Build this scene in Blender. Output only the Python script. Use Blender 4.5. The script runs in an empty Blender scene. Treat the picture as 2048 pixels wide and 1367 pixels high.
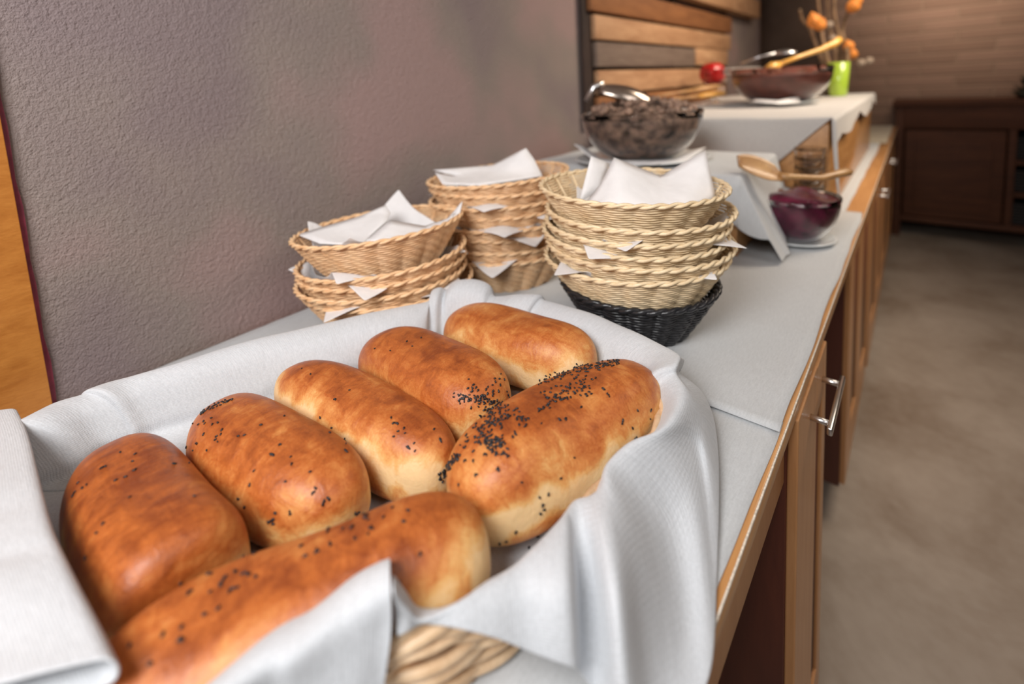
import bpy, bmesh, math, random
import numpy as np
from mathutils import Vector, Matrix
from mathutils.bvhtree import BVHTree
random.seed(7)
rng = np.random.default_rng(7)
PI = math.pi
COL = bpy.context.scene.collection
T = 0.86                      # height of the buffet top

# ------------------------------------------------------------------ camera geometry
FPX, CX, CY = 950.0, 1024.0, 288.0687553765347
ROT = np.array([[0.7609562462656855, -0.034461910785684655, 0.6478873111669907],
                [0.6464511215710653, 0.12522515220404803, -0.7526085361427843],
                [-0.055195458922860374, 0.9915296455277939, 0.11756880263837971]])
CAM = np.array([0, 0, 1.28])
def ray(x, y):
    return ROT @ np.array([x - CX, -(y - CY), -FPX])
def PZ(x, y, z):               # the point of the photograph that lies at height z
    r = ray(x, y); return CAM + r * (z - CAM[2]) / r[2]
def PY(x, y, Y):
    r = ray(x, y); return CAM + r * (Y - CAM[1]) / r[1]
def PD(x, y, d):               # at depth d along the view axis
    r = ray(x, y); return CAM + r * d / FPX
def depth(p):
    return -((ROT.T @ (np.array(p) - CAM))[2])
RIGHT = Vector(ROT[:, 0]); UPV = Vector(ROT[:, 1]); BACK = Vector(ROT[:, 2])

# ------------------------------------------------------------------ object helpers
def link(name, me, mat=None, parent=None):
    o = bpy.data.objects.new(name, me); COL.objects.link(o)
    if mat is not None and me is not None:
        me.materials.append(mat)
    if parent is not None:
        o.parent = parent
    return o
def tag(o, label=None, cat=None, group=None, kind=None):
    if label: o['label'] = label
    if cat: o['category'] = cat
    if group: o['group'] = group
    if kind: o['kind'] = kind
    return o
def empty(name, loc, rz=0):
    o = bpy.data.objects.new(name, None); COL.objects.link(o)
    o.location = loc; o.rotation_euler = (0, 0, rz); o.empty_display_size = .02
    return o
def mesh(name, vs, fs, smooth=True):
    me = bpy.data.meshes.new(name)
    me.from_pydata([tuple(map(float, v)) for v in vs], [], fs)
    me.validate()
    if smooth:
        me.polygons.foreach_set('use_smooth', [True] * len(me.polygons))
    me.update()
    return me
class MB:
    def __init__(s): s.v = []; s.f = []
    def add(s, vs, fs):
        n = len(s.v); s.v += [tuple(map(float, v)) for v in vs]; s.f += [tuple(i + n for i in f) for f in fs]; return s
    def box(s, x0, x1, y0, y1, z0, z1, b=0.0, rot=None):
        bm = bmesh.new(); bmesh.ops.create_cube(bm, size=1)
        for v in bm.verts:
            v.co = Vector(((x0 + x1) / 2 + v.co.x * (x1 - x0), (y0 + y1) / 2 + v.co.y * (y1 - y0), (z0 + z1) / 2 + v.co.z * (z1 - z0)))
        if b > 0:
            bmesh.ops.bevel(bm, geom=bm.edges[:], offset=b, segments=2, affect='EDGES', profile=.5)
        if rot is not None:
            bmesh.ops.transform(bm, matrix=rot, verts=bm.verts)
        bm.verts.index_update()
        s.add([v.co[:] for v in bm.verts], [[v.index for v in f.verts] for f in bm.faces]); bm.free(); return s
    def tube(s, pts, r, n=8, closed=False, flat=1.0, caps=True):
        pts = [Vector(p) for p in pts]; N = len(pts)
        rs = r if hasattr(r, '__len__') else [r] * N
        vs = []; prev = None
        for i, p in enumerate(pts):
            if closed: t = pts[(i + 1) % N] - pts[i - 1]
            else: t = pts[min(i + 1, N - 1)] - pts[max(i - 1, 0)]
            t.normalize()
            up = Vector((0, 0, 1)) if abs(t.z) < .95 else Vector((1, 0, 0))
            if prev is not None and abs(t.z) >= .6: up = prev
            a = t.cross(up).normalized(); b = a.cross(t).normalized(); prev = b
            for k in range(n):
                an = 2 * PI * k / n
                vs.append(p + a * math.cos(an) * rs[i] * flat + b * math.sin(an) * rs[i])
        fs = []
        for i in range(N if closed else N - 1):
            j = (i + 1) % N
            for k in range(n):
                l = (k + 1) % n
                fs.append((i * n + k, i * n + l, j * n + l, j * n + k))
        if not closed and caps:
            fs.append(tuple(range(n))[::-1]); fs.append(tuple((N - 1) * n + k for k in range(n)))
        return s.add(vs, fs)
    def lathe(s, prof, n=48, c=(0, 0, 0), sx=1, sy=1):
        vs = []; fs = []; m = len(prof)
        for i in range(n):
            a = 2 * PI * i / n
            for (r, z) in prof:
                vs.append((c[0] + r * math.cos(a) * sx, c[1] + r * math.sin(a) * sy, c[2] + z))
        for i in range(n):
            j = (i + 1) % n
            for k in range(m - 1):
                if prof[k][0] < 1e-6 and prof[k + 1][0] < 1e-6: continue
                fs.append((i * m + k, j * m + k, j * m + k + 1, i * m + k + 1))
        s.add(vs, fs); return s
    def build(s, name, mat, parent=None, smooth=True, weld=False):
        me = mesh(name, s.v, s.f, smooth)
        bm = bmesh.new(); bm.from_mesh(me)
        if weld: bmesh.ops.remove_doubles(bm, verts=bm.verts, dist=1e-5)
        bmesh.ops.recalc_face_normals(bm, faces=bm.faces)
        bm.to_mesh(me); bm.free()
        if not smooth: me.polygons.foreach_set('use_smooth', [False] * len(me.polygons))
        return link(name, me, mat, parent)
def autosmooth(o, ang=35):
    m = o.data
    bm = bmesh.new(); bm.from_mesh(m)
    for e in bm.edges:
        if len(e.link_faces) == 2 and e.calc_face_angle(0) > math.radians(ang): e.smooth = False
    bm.to_mesh(m); bm.free(); return o
def copy_tree(o, parent=None):
    c = o.copy(); COL.objects.link(c); c.parent = parent
    for ch in [x for x in ALLCH.get(o.name, [])]: copy_tree(ch, c)
    return c
ALLCH = {}
def kids(o):
    ALLCH[o.name] = [x for x in bpy.data.objects if x.parent == o]
    for x in ALLCH[o.name]: kids(x)

# ------------------------------------------------------------------ materials
def newmat(name):
    m = bpy.data.materials.new(name); m.use_nodes = True
    nt = m.node_tree; b = nt.nodes['Principled BSDF']
    return m, nt, b
def N(nt, t, **kw):
    n = nt.nodes.new(t)
    for k, v in kw.items():
        if k in n.inputs: n.inputs[k].default_value = v
        else: setattr(n, k, v)
    return n
def ramp(nt, fac, stops):
    r = nt.nodes.new('ShaderNodeValToRGB'); e = r.color_ramp.elements
    while len(e) < len(stops): e.new(.5)
    for i, (p, c) in enumerate(stops): e[i].position = p; e[i].color = (*c, 1)
    nt.links.new(fac, r.inputs[0]); return r
def coords(nt, scale=(1, 1, 1), kind='Object', rot=(0, 0, 0)):
    tc = nt.nodes.new('ShaderNodeTexCoord'); mp = nt.nodes.new('ShaderNodeMapping')
    mp.inputs['Scale'].default_value = scale; mp.inputs['Rotation'].default_value = rot
    nt.links.new(tc.outputs[kind], mp.inputs[0]); return mp.outputs[0]
def noise(nt, vec, scale, detail=4, rough=.5, dist=0):
    n = nt.nodes.new('ShaderNodeTexNoise'); n.inputs['Scale'].default_value = scale
    n.inputs['Detail'].default_value = detail; n.inputs['Roughness'].default_value = rough; n.inputs['Distortion'].default_value = dist
    nt.links.new(vec, n.inputs['Vector']); return n.outputs['Fac']
def bump(nt, b, h, strength=.3, dist=.01, chain=None):
    n = nt.nodes.new('ShaderNodeBump'); n.inputs['Strength'].default_value = strength; n.inputs['Distance'].default_value = dist
    nt.links.new(h, n.inputs['Height'])
    if chain: nt.links.new(chain, n.inputs['Normal'])
    nt.links.new(n.outputs[0], b.inputs['Normal']); return n.outputs[0]
def mathn(nt, op, a, b=None, c=None):
    n = nt.nodes.new('ShaderNodeMath'); n.operation = op
    for i, x in enumerate((a, b, c)):
        if x is None: continue
        if isinstance(x, (int, float)): n.inputs[i].default_value = x
        else: nt.links.new(x, n.inputs[i])
    return n.outputs[0]
def mixc(nt, fac, a, b):
    n = nt.nodes.new('ShaderNodeMix'); n.data_type = 'RGBA'
    for s, x in ((0, fac), (6, a), (7, b)):
        if isinstance(x, (int, float)): n.inputs[s].default_value = x
        elif isinstance(x, tuple): n.inputs[s].default_value = (*x, 1)
        else: nt.links.new(x, n.inputs[s])
    return n.outputs[2]

def simple(name, col, rough=.6, metal=0, spec=.5, nscale=0, namt=.15, bstr=0, bscale=60, sss=0, coat=0):
    m, nt, b = newmat(name)
    b.inputs['Roughness'].default_value = rough; b.inputs['Metallic'].default_value = metal
    b.inputs['Specular IOR Level'].default_value = spec; b.inputs['Coat Weight'].default_value = coat
    v = coords(nt)
    f = noise(nt, v, nscale or 20)
    dk = tuple(c * (1 - namt) for c in col); lt = tuple(min(1, c * (1 + namt)) for c in col)
    r = ramp(nt, f, [(.3, dk), (.7, lt)]); nt.links.new(r.outputs[0], b.inputs['Base Color'])
    if bstr: bump(nt, b, noise(nt, v, bscale), bstr, .003)
    if sss:
        b.inputs['Subsurface Weight'].default_value = sss; b.inputs['Subsurface Radius'].default_value = (.01, .006, .004); b.inputs['Subsurface Scale'].default_value = 1
    return m
def wood(name, dark, light, scale=(1, 12, 12), rough=.45, grain=6, coat=.1, bstr=.1):
    m, nt, b = newmat(name)
    v = coords(nt, scale)
    n1 = noise(nt, v, grain, 6, .6, .6)
    n2 = noise(nt, v, grain * 6, 3, .6)
    s = mathn(nt, 'ADD', mathn(nt, 'MULTIPLY', n1, .75), mathn(nt, 'MULTIPLY', n2, .25))
    r = ramp(nt, s, [(.32, dark), (.68, light)]); nt.links.new(r.outputs[0], b.inputs['Base Color'])
    b.inputs['Roughness'].default_value = rough; b.inputs['Coat Weight'].default_value = coat
    bump(nt, b, s, bstr, .002)
    return m
def stucco():
    m, nt, b = newmat('stucco_paint')
    v = coords(nt)
    big = noise(nt, v, 2.2, 3, .5)
    r = ramp(nt, big, [(.38, (.255, .20, .20)), (.5, (.30, .245, .22)), (.62, (.38, .265, .25))])
    fine = noise(nt, v, 330, 5, .62, .2); med = noise(nt, v, 150, 3, .6, .2)
    c2 = mixc(nt, mathn(nt, 'MULTIPLY', fine, .22), r.outputs[0], (.12, .09, .09))
    nt.links.new(c2, b.inputs['Base Color'])
    h = mathn(nt, 'ADD', mathn(nt, 'MULTIPLY', fine, .5), med)
    bump(nt, b, h, .75, .006); b.inputs['Roughness'].default_value = .75
    b.inputs['Specular IOR Level'].default_value = .35
    return m
def brick():
    m, nt, b = newmat('brick_wall')
    v = coords(nt, (1, 1, 1), 'Object', (PI / 2, 0, 0))
    t = nt.nodes.new('ShaderNodeTexBrick'); nt.links.new(v, t.inputs['Vector'])
    t.inputs['Scale'].default_value = 1; t.inputs['Brick Width'].default_value = .42; t.inputs['Row Height'].default_value = .085
    t.inputs['Mortar Size'].default_value = .012; t.inputs['Mortar Smooth'].default_value = .6
    t.inputs['Color1'].default_value = (.27, .17, .125, 1); t.inputs['Color2'].default_value = (.36, .23, .175, 1); t.inputs['Mortar'].default_value = (.34, .23, .17, 1)
    n = noise(nt, coords(nt), 5, 4)
    c = mixc(nt, mathn(nt, 'MULTIPLY', n, .5), t.outputs['Color'], (.20, .13, .09))
    nt.links.new(c, b.inputs['Base Color']); b.inputs['Roughness'].default_value = .85
    bump(nt, b, mathn(nt, 'SUBTRACT', n, t.outputs['Fac']), .6, .01)
    return m
def floor_mat():
    m, nt, b = newmat('concrete_floor')
    v = coords(nt)
    a = noise(nt, v, 2.6, 5, .6, .4); f = noise(nt, v, 30, 4)
    s = mathn(nt, 'ADD', mathn(nt, 'MULTIPLY', a, .85), mathn(nt, 'MULTIPLY', f, .15))
    r = ramp(nt, s, [(.3, (.21, .155, .115)), (.5, (.32, .265, .22)), (.7, (.42, .36, .31))])
    nt.links.new(r.outputs[0], b.inputs['Base Color']); b.inputs['Roughness'].default_value = .55
    bump(nt, b, f, .1, .003); return m
def linen(name, col=(.585, .61, .645), wv=900, bs=.5):
    m, nt, b = newmat(name)
    tc = nt.nodes.new('ShaderNodeTexCoord')
    def wave(axis, sc):
        w = nt.nodes.new('ShaderNodeTexWave'); w.wave_type = 'BANDS'; w.bands_direction = axis
        w.inputs['Scale'].default_value = sc; w.inputs['Distortion'].default_value = 1.5; w.inputs['Detail'].default_value = 2; w.inputs['Detail Scale'].default_value = 2
        nt.links.new(tc.outputs['UV'], w.inputs['Vector']); return w.outputs['Fac']
    a, c = wave('X', wv / 6.28), wave('Y', wv / 6.28)
    s = mathn(nt, 'ADD', a, c)
    mp = nt.nodes.new('ShaderNodeMapping'); mp.inputs['Scale'].default_value = (1, .12, 1); nt.links.new(tc.outputs['UV'], mp.inputs[0])
    sl = noise(nt, mp.outputs[0], 500, 3, .6)
    soft = noise(nt, tc.outputs['Object'], 14, 4, .55)
    fib = noise(nt, tc.outputs['Object'], 420, 3, .6)
    cc = ramp(nt, mathn(nt, 'ADD', mathn(nt, 'MULTIPLY', sl, .5), mathn(nt, 'MULTIPLY', fib, .5)), [(.3, tuple(x * .86 for x in col)), (.65, tuple(min(1, x * 1.06) for x in col))])
    nt.links.new(cc.outputs[0], b.inputs['Base Color'])
    h = mathn(nt, 'ADD', mathn(nt, 'MULTIPLY', s, .35), mathn(nt, 'ADD', sl, fib))
    c1 = bump(nt, b, soft, .35, .004)
    bump(nt, b, h, bs, .0006, c1)
    b.inputs['Roughness'].default_value = .9; b.inputs['Sheen Weight'].default_value = .25; b.inputs['Specular IOR Level'].default_value = .2
    b.inputs['Subsurface Weight'].default_value = .08; b.inputs['Subsurface Radius'].default_value = (.003, .003, .003); b.inputs['Subsurface Scale'].default_value = 1
    return m
def paper():
    m = simple('paper_napkin', (.80, .79, .80), .8, nscale=40, namt=.03, bstr=.15, bscale=500)
    b = m.node_tree.nodes['Principled BSDF']; b.inputs['Transmission Weight'].default_value = 0
    bump(m.node_tree, b, noise(m.node_tree, coords(m.node_tree), 22, 3, .5), .5, .006)
    b.inputs['Subsurface Weight'].default_value = .15; b.inputs['Subsurface Radius'].default_value = (.006, .006, .006); b.inputs['Subsurface Scale'].default_value = 1
    return m
def cane(name, a, bcol, rough=.42):
    m, nt, b = newmat(name)
    v = coords(nt); n = noise(nt, v, 45, 4, .6); f = noise(nt, v, 400, 2)
    r = ramp(nt, mathn(nt, 'ADD', mathn(nt, 'MULTIPLY', n, .8), mathn(nt, 'MULTIPLY', f, .2)), [(.3, a), (.7, bcol)])
    nt.links.new(r.outputs[0], b.inputs['Base Color']); b.inputs['Roughness'].default_value = rough
    bump(nt, b, f, .2, .001); return m
def bread():
    m, nt, b = newmat('bread_crust')
    at = nt.nodes.new('ShaderNodeAttribute'); at.attribute_name = 'tone'
    at2 = nt.nodes.new('ShaderNodeAttribute'); at2.attribute_name = 'uvw'
    tone = at.outputs['Fac']; v = at2.outputs['Vector']
    tc = coords(nt)
    def stretched(sc, scale, det=4, dist=0, rough=.6):
        mp = nt.nodes.new('ShaderNodeMapping'); mp.inputs['Scale'].default_value = sc; nt.links.new(v, mp.inputs[0])
        return noise(nt, mp.outputs[0], scale, det, rough, dist)
    blot = stretched((1, 1, 1), 26, 4, .6)
    streak = stretched((1, .3, .8), 95, 6, 1.2, .65)
    streak2 = stretched((.3, 1, .8), 70, 5, 1.0, .6)
    streak = mathn(nt, 'ADD', mathn(nt, 'MULTIPLY', streak, .55), mathn(nt, 'MULTIPLY', streak2, .45))
    fine = stretched((1, 1, 1), 520, 4, 0)
    t = mathn(nt, 'ADD', tone, mathn(nt, 'MULTIPLY', mathn(nt, 'SUBTRACT', blot, .5), 1.05))
    t = mathn(nt, 'ADD', t, mathn(nt, 'MULTIPLY', mathn(nt, 'SUBTRACT', streak, .5), .85))
    t = mathn(nt, 'ADD', t, mathn(nt, 'MULTIPLY', mathn(nt, 'SUBTRACT', fine, .5), .3))
    r = ramp(nt, t, [(.02, (.80, .56, .29)), (.25, (.72, .40, .14)), (.45, (.60, .230, .060)), (.66, (.45, .122, .024)), (.92, (.24, .052, .011))])
    nt.links.new(r.outputs[0], b.inputs['Base Color'])
    rr = nt.nodes.new('ShaderNodeMapRange'); rr.inputs[3].default_value = .62; rr.inputs[4].default_value = .34
    nt.links.new(t, rr.inputs[0]); nt.links.new(rr.outputs[0], b.inputs['Roughness'])
    c1 = bump(nt, b, streak, .5, .003)
    c2 = bump(nt, b, fine, .4, .0006, c1)
    bump(nt, b, blot, .3, .004, c2)
    b.inputs['Subsurface Weight'].default_value = .12; b.inputs['Subsurface Radius'].default_value = (.01, .005, .002); b.inputs['Subsurface Scale'].default_value = 1
    b.inputs['Coat Weight'].default_value = .06; b.inputs['Coat Roughness'].default_value = .22
    return m
def glass(name='clear_glass', col=(1, 1, 1)):
    m, nt, b = newmat(name)
    b.inputs['Base Color'].default_value = (*col, 1); b.inputs['Transmission Weight'].default_value = 1
    b.inputs['Roughness'].default_value = .02; b.inputs['IOR'].default_value = 1.22
    n = noise(nt, coords(nt), 8); bump(nt, b, n, .03, .001)
    return m

M = dict(
    stucco=stucco(), brick=brick(), floor=floor_mat(),
    ceiling=simple('ceiling_paint', (.55, .5, .46), .9),
    dark_wall=simple('dark_brown_plaster', (.17, .11, .08), .85, nscale=2.5, namt=.3, bstr=.2),
    board=wood('orange_beech_board', (.40, .135, .018), (.58, .235, .045), (22, 9, 30), .45, 2.2, .1, .3),
    redpaint=simple('red_paint_edge', (.20, .028, .055), .5, nscale=60, namt=.3, bstr=.3),
    linen=linen('linen_liner'), table=linen('tablecloth_cotton', (.53, .545, .56), 1400, .12),
    risercloth=linen('riser_cloth_cotton', (.60, .575, .55), 1400, .08), paper=paper(),  # warm off-white cotton for the tall riser's cloth
    top=wood('worktop_beech', (.42, .19, .06), (.62, .32, .12), (12, 1, 12), .4, 4, .3),
    front=wood('cabinet_beech', (.44, .20, .075), (.55, .28, .12), (10, 10, 1), .42, 4, .2),
    cherry=wood('dark_cherry_panel', (.075, .016, .008), (.12, .028, .013), (8, 8, 1), .5, 4, .1),
    sideb=wood('sideboard_oak', (.060, .020, .009), (.125, .043, .018), (1, 8, 8), .75, 3, 0),
    darkbasket=simple('dark_rattan', (.02, .017, .016), .6, nscale=60, namt=.5),
    chrome=simple('brushed_steel', (.72, .72, .73), .28, 1, nscale=40, namt=.04),
    whiteedge=simple('worn_white_edge', (.7, .62, .52), .6, nscale=300, namt=.35),
    cane=cane('cane_tan', (.74, .43, .215), (.90, .64, .39)), canelight=cane('cane_pale', (.68, .50, .29), (.90, .74, .50)),
    canebase=cane('cane_core', (.55, .30, .12), (.66, .40, .20)),
    black=cane('cane_black', (.012, .012, .014), (.03, .03, .034), .28),
    wicker=cane('willow_wicker', (.52, .32, .17), (.86, .64, .42)), wickdark=cane('willow_stakes', (.30, .16, .07), (.50, .30, .15)),
    bread=bread(), seed=simple('nigella_black', (.012, .013, .017), .35, nscale=300, namt=.4),
    glass=glass(), green=glass('lime_glass', (.55, .85, .12)),
    porcelain=simple('white_porcelain', (.74, .78, .80), .18, namt=.02, coat=.4),
    crumble=simple('chocolate_crumble', (.20, .13, .095), .7, nscale=38, namt=.9, bstr=1, bscale=130),
    crumb2=simple('pale_crumble', (.26, .165, .12), .7, nscale=25, namt=.9),
    mousse=simple('chocolate_mousse', (.13, .038, .026), .45, nscale=30, namt=.35, bstr=1, bscale=50),
    beet=simple('beet_salad', (.095, .006, .028), .22, nscale=40, namt=.5, bstr=.8, bscale=60, coat=.4),
    spoonwood=wood('spoon_olive_wood', (.30, .14, .05), (.58, .34, .14), (6, 6, 6), .4, 3, .2),
    brightwood=simple('varnished_bamboo', (.80, .42, .09), .3, nscale=30, namt=.15, coat=.5),
    pal1=wood('pallet_pine', (.33, .16, .075), (.56, .33, .18), (8, 1.2, 8), .7, 4, 0, .4),
    pal2=wood('pallet_grey', (.13, .085, .065), (.22, .16, .125), (8, 1.2, 8), .8, 4, 0, .4),
    pal3=wood('pallet_orange', (.17, .062, .02), (.30, .12, .04), (8, 1.2, 8), .7, 4, 0, .4),
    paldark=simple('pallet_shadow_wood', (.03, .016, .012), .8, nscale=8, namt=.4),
    red=simple('red_fruit', (.42, .004, .006), .3, nscale=12, namt=.3, coat=.3),
    branch=simple('dried_branch', (.26, .16, .09), .8, nscale=30, namt=.4),
    lantern=simple('dried_orange_husk', (.78, .27, .05), .6, nscale=50, namt=.25),
    greendeco=simple('dark_green_leaves', (.035, .04, .025), .7, nscale=30, namt=.4),
)

# ------------------------------------------------------------------ setting
WX = -.93                      # plane of the left wall
def plane_obj(name, vs, mat, kind='structure'):
    o = link(name, mesh(name, vs, [(0, 1, 2, 3)], False), mat); tag(o, kind=kind); return o
YB = 5.0
MB().box(-3, 4, -2.5, YB + .2, -.1, 0).build('floor', M['floor'], smooth=False)
MB().box(WX - .15, WX, -2.5, 4.02, 0, 2.7).build('wall_left', M['stucco'], smooth=False)
MB().box(-3, 4, YB, YB + .15, 0, 2.7).build('wall_back', M['brick'], smooth=False)
MB().box(-3, -2.9, 3.9, YB, 0, 2.7).build('wall_alcove', M['dark_wall'], smooth=False)
MB().box(-2.9, WX - .15, 3.87, 4.02, 0, 2.7).build('wall_front', M['dark_wall'], smooth=False)
MB().box(-2.9, -.66, YB - .12, YB, 0, 2.7).build('trim_1', M['dark_wall'], smooth=False)
MB().box(-3, 4, -2.5, YB + .2, 2.7, 2.8).build('ceiling', M['ceiling'], smooth=False)
MB().box(4, 4.1, -2.5, YB + .2, 0, 2.7).build('wall_right', M['dark_wall'], smooth=False)
for n in ('floor', 'wall_left', 'wall_back', 'wall_alcove', 'wall_front', 'trim_1', 'ceiling', 'wall_right'):
    tag(bpy.data.objects[n], kind='structure')
o = MB().box(WX, WX + .012, -1.2, .0397, 0, 2.2, .001).build('trim_2', M['board']); tag(o, kind='structure')
rr = MB(); pts = []
for i in range(60):
    z = .0 + 2.2 * i / 59; w = .0048 + .0012 * math.sin(i * 2.1) + .0006 * math.sin(i * 5.3)
    pts.append((z, w))
vs = []; fs = []
for z, w in pts: vs += [(WX, .0399, z), (WX + .004, .0399, z), (WX + .004, .0399 + w, z), (WX, .0399 + w, z)]
for i in range(59):
    for k in range(4): fs.append((4 * i + k, 4 * i + (k + 1) % 4, 4 * i + 4 + (k + 1) % 4, 4 * i + 4 + k))
o = link('trim_3', mesh('trim_3', vs, fs, False), M['redpaint']); tag(o, kind='structure')

# ------------------------------------------------------------------ buffet
wt = MB().box(WX + .003, -.106, -1.0, 4.3, T - .026, T, .002).build('worktop', M['top'])
tag(wt, 'long beech worktop of the buffet under the white tablecloths', 'worktop')
MB().box(-.1070, -.1052, -1.0, 4.3, T - .0035, T + .0002, .0005).build('worn_edge_strip', M['whiteedge'], wt)
MB().box(-.150, -.118, -1.0, .650, T - .118, T - .026, .002).build('apron', M['front'], wt)
def cabinet(y0, y1, label, doors, zb=.10, fx=-.103):
    xb = fx - .013
    t = empty('buffet_cabinet', (-.5, (y0 + y1) / 2, 0)); tag(t, label, 'cabinet', None)
    def P(n, x0, x1, a, b, z0, z1, mat, par=t, bv=.002):
        yc = (y0 + y1) / 2
        return MB().box(x0 + .5, x1 + .5, a - yc, b - yc, z0, z1, bv).build(n, mat, par)
    P('carcass', WX + .01, xb, y0, y1, zb, T - .027, M['cherry'])
    P('plinth', WX + .05, -.19, y0 + .03, y1 - .03, 0, zb, M['darkbasket'])
    for (a, b, st, hd) in doors:
        d = P('door', xb, fx, a, a + st, zb + .01, T - .027, M['front'])
        # frame-and-panel door: far stile, rails and inset panel join the near stile
        me = d.data; yc = (y0 + y1) / 2
        mb = MB(); mb.v = [v.co[:] for v in me.vertices]; mb.f = [tuple(p.vertices) for p in me.polygons]
        mb.box(xb + .5, fx + .5, b - .035 - yc, b - yc, zb + .01, T - .03, .002)
        mb.box(xb + .5, fx + .5, a + st - yc, b - .035 - yc, zb + .01, zb + .13, .001)
        mb.box(xb + .5, fx + .5, a + st - yc, b - .035 - yc, T - .11, T - .03, .001)
        d.data = mesh('door', mb.v, mb.f, False); d.data.materials.append(M['front'])
        P('inset_panel', xb, fx - .005, a + st, b - .035, zb + .13, T - .11, M['cherry'], d, 0)
        if not hd: continue
        h = MB(); hy = a + .135; z = .785
        h.box(-.081 + .5, -.074 + .5, hy - .065 - yc, hy + .085 - yc, z - .006, z + .006, .002)
        for yy in (hy - .045, hy + .065): h.tube([(fx - .002 + .5, yy - yc, z), (-.077 + .5, yy - yc, z)], .0045, 10)
        h.build('bar_handle', M['chrome'], d)
    return t
cabinet(.652, .905, 'beech fronted buffet cabinet with a bar handle, nearest the bread basket', [(.656, .900, .150, 1)])
cabinet(1.50, 2.16, 'beech buffet cabinet below the purple salad bowl with dark side panel', [(1.504, 1.80, .12, 0), (1.805, 2.155, .12, 0)], fx=-.122)
cabinet(2.20, 3.0, 'beech buffet cabinet with bar handle under the chocolate mousse riser', [(2.204, 2.6, .12, 1), (2.605, 2.99, .12, 0)], fx=-.118)
cabinet(3.02, 4.2, 'beech buffet cabinet at the far end of the counter, next to the sideboard', [(3.03, 3.6, .12, 1), (3.61, 4.19, .12, 0)], fx=-.118)

def uvgrid(name, P, mat, thick=.0012, sub=1, parent=None, uvscale=1.0, uv=None):
    """P: rows x cols x 3 array -> cloth sheet object with uv in metres"""
    R, Cn, _ = P.shape
    vs = P.reshape(-1, 3)
    fs = [(i * Cn + j, i * Cn + j + 1, (i + 1) * Cn + j + 1, (i + 1) * Cn + j) for i in range(R - 1) for j in range(Cn - 1)]
    me = bpy.data.meshes.new(name); me.from_pydata([tuple(map(float, v)) for v in vs], [], fs)
    me.polygons.foreach_set('use_smooth', [True] * len(me.polygons))
    if uv is None:
        du = np.linalg.norm(np.diff(P, axis=1), axis=2).mean(0); dv = np.linalg.norm(np.diff(P, axis=0), axis=2).mean(1)
        U = np.concatenate([[0], np.cumsum(du)]); V = np.concatenate([[0], np.cumsum(dv)])
        uv = np.stack(np.meshgrid(U, V), 2)
    uvf = uv.reshape(-1, 2) * uvscale
    l = me.uv_layers.new(name='UVMap')
    idx = np.zeros(len(me.loops), int); me.loops.foreach_get('vertex_index', idx)
    l.data.foreach_set('uv', uvf[idx].ravel())
    me.update()
    o = link(name, me, mat, parent)
    if thick:
        s = o.modifiers.new('thick', 'SOLIDIFY'); s.thickness = thick; s.offset = 0
    if sub:
        s = o.modifiers.new('sub', 'SUBSURF'); s.levels = sub; s.render_levels = sub
    return o
def smoothnoise(X, Y, seed, f):
    r = np.random.default_rng(seed); s = np.zeros_like(X)
    for k in range(5):
        a = r.uniform(0, 2 * PI); w = f * (1 + .8 * k); ph = r.uniform(0, 6.28)
        s += np.sin(w * (X * math.cos(a) + Y * math.sin(a)) + ph + 1.3 * np.sin(w * .5 * (X * math.sin(a) - Y * math.cos(a)))) / (1 + .7 * k)
    return s / 2.2
def tablecloth(name, x0, x1, y0, y1, z, seed, label, amp=.0008, over=0):
    nx, ny = 50, max(30, int((y1 - y0) * 60))
    xs = np.linspace(x0, x1, nx); ys = np.linspace(y0, y1, ny); X, Y = np.meshgrid(xs, ys)
    hem = .004 * smoothnoise(Y * 1.0, Y * 0 + seed, seed, 9)
    X = X + hem * ((X - x0) / (x1 - x0)) ** 6
    wr = smoothnoise(X * .6, Y * 2.2, seed + 3, 16)
    Z = z + .0014 + amp * (1 + wr) + .0022 * np.exp(-((((Y - y0) / .5) % 1 - .5) / .03) ** 2) * (.6 + .4 * np.sin(9 * X))
    o = uvgrid(name, np.stack([X, Y, Z], 2), M['table'], .0014, 0)
    tag(o, label, 'tablecloth', None); return o
tablecloth('tablecloth', WX + .01, -.1115, -.9, .60, T, 3, 'white tablecloth under the large bread basket')
tablecloth('tablecloth', WX + .01, -.1085, .575, 1.66, T + .004, 5, 'white tablecloth under the basket stacks and the purple salad bowl')
tablecloth('tablecloth', WX + .01, -.150, 1.64, 3.3, T + .001, 8, 'white tablecloth under the tall riser behind the purple salad')
o = tablecloth('tablecloth', WX + .01, -.125, 3.28, 4.28, T + .004, 11, 'creamy tablecloth at the far end of the buffet')
o.data.materials.clear(); o.data.materials.append(linen('cream_cotton', (.52, .46, .34), 1400, .1))

# ------------------------------------------------------------------ big wicker basket of the loaves
bc = np.array([-.433, .267]); bu = np.array([.3, .954]); bp = np.array([.954, -.3])
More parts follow.
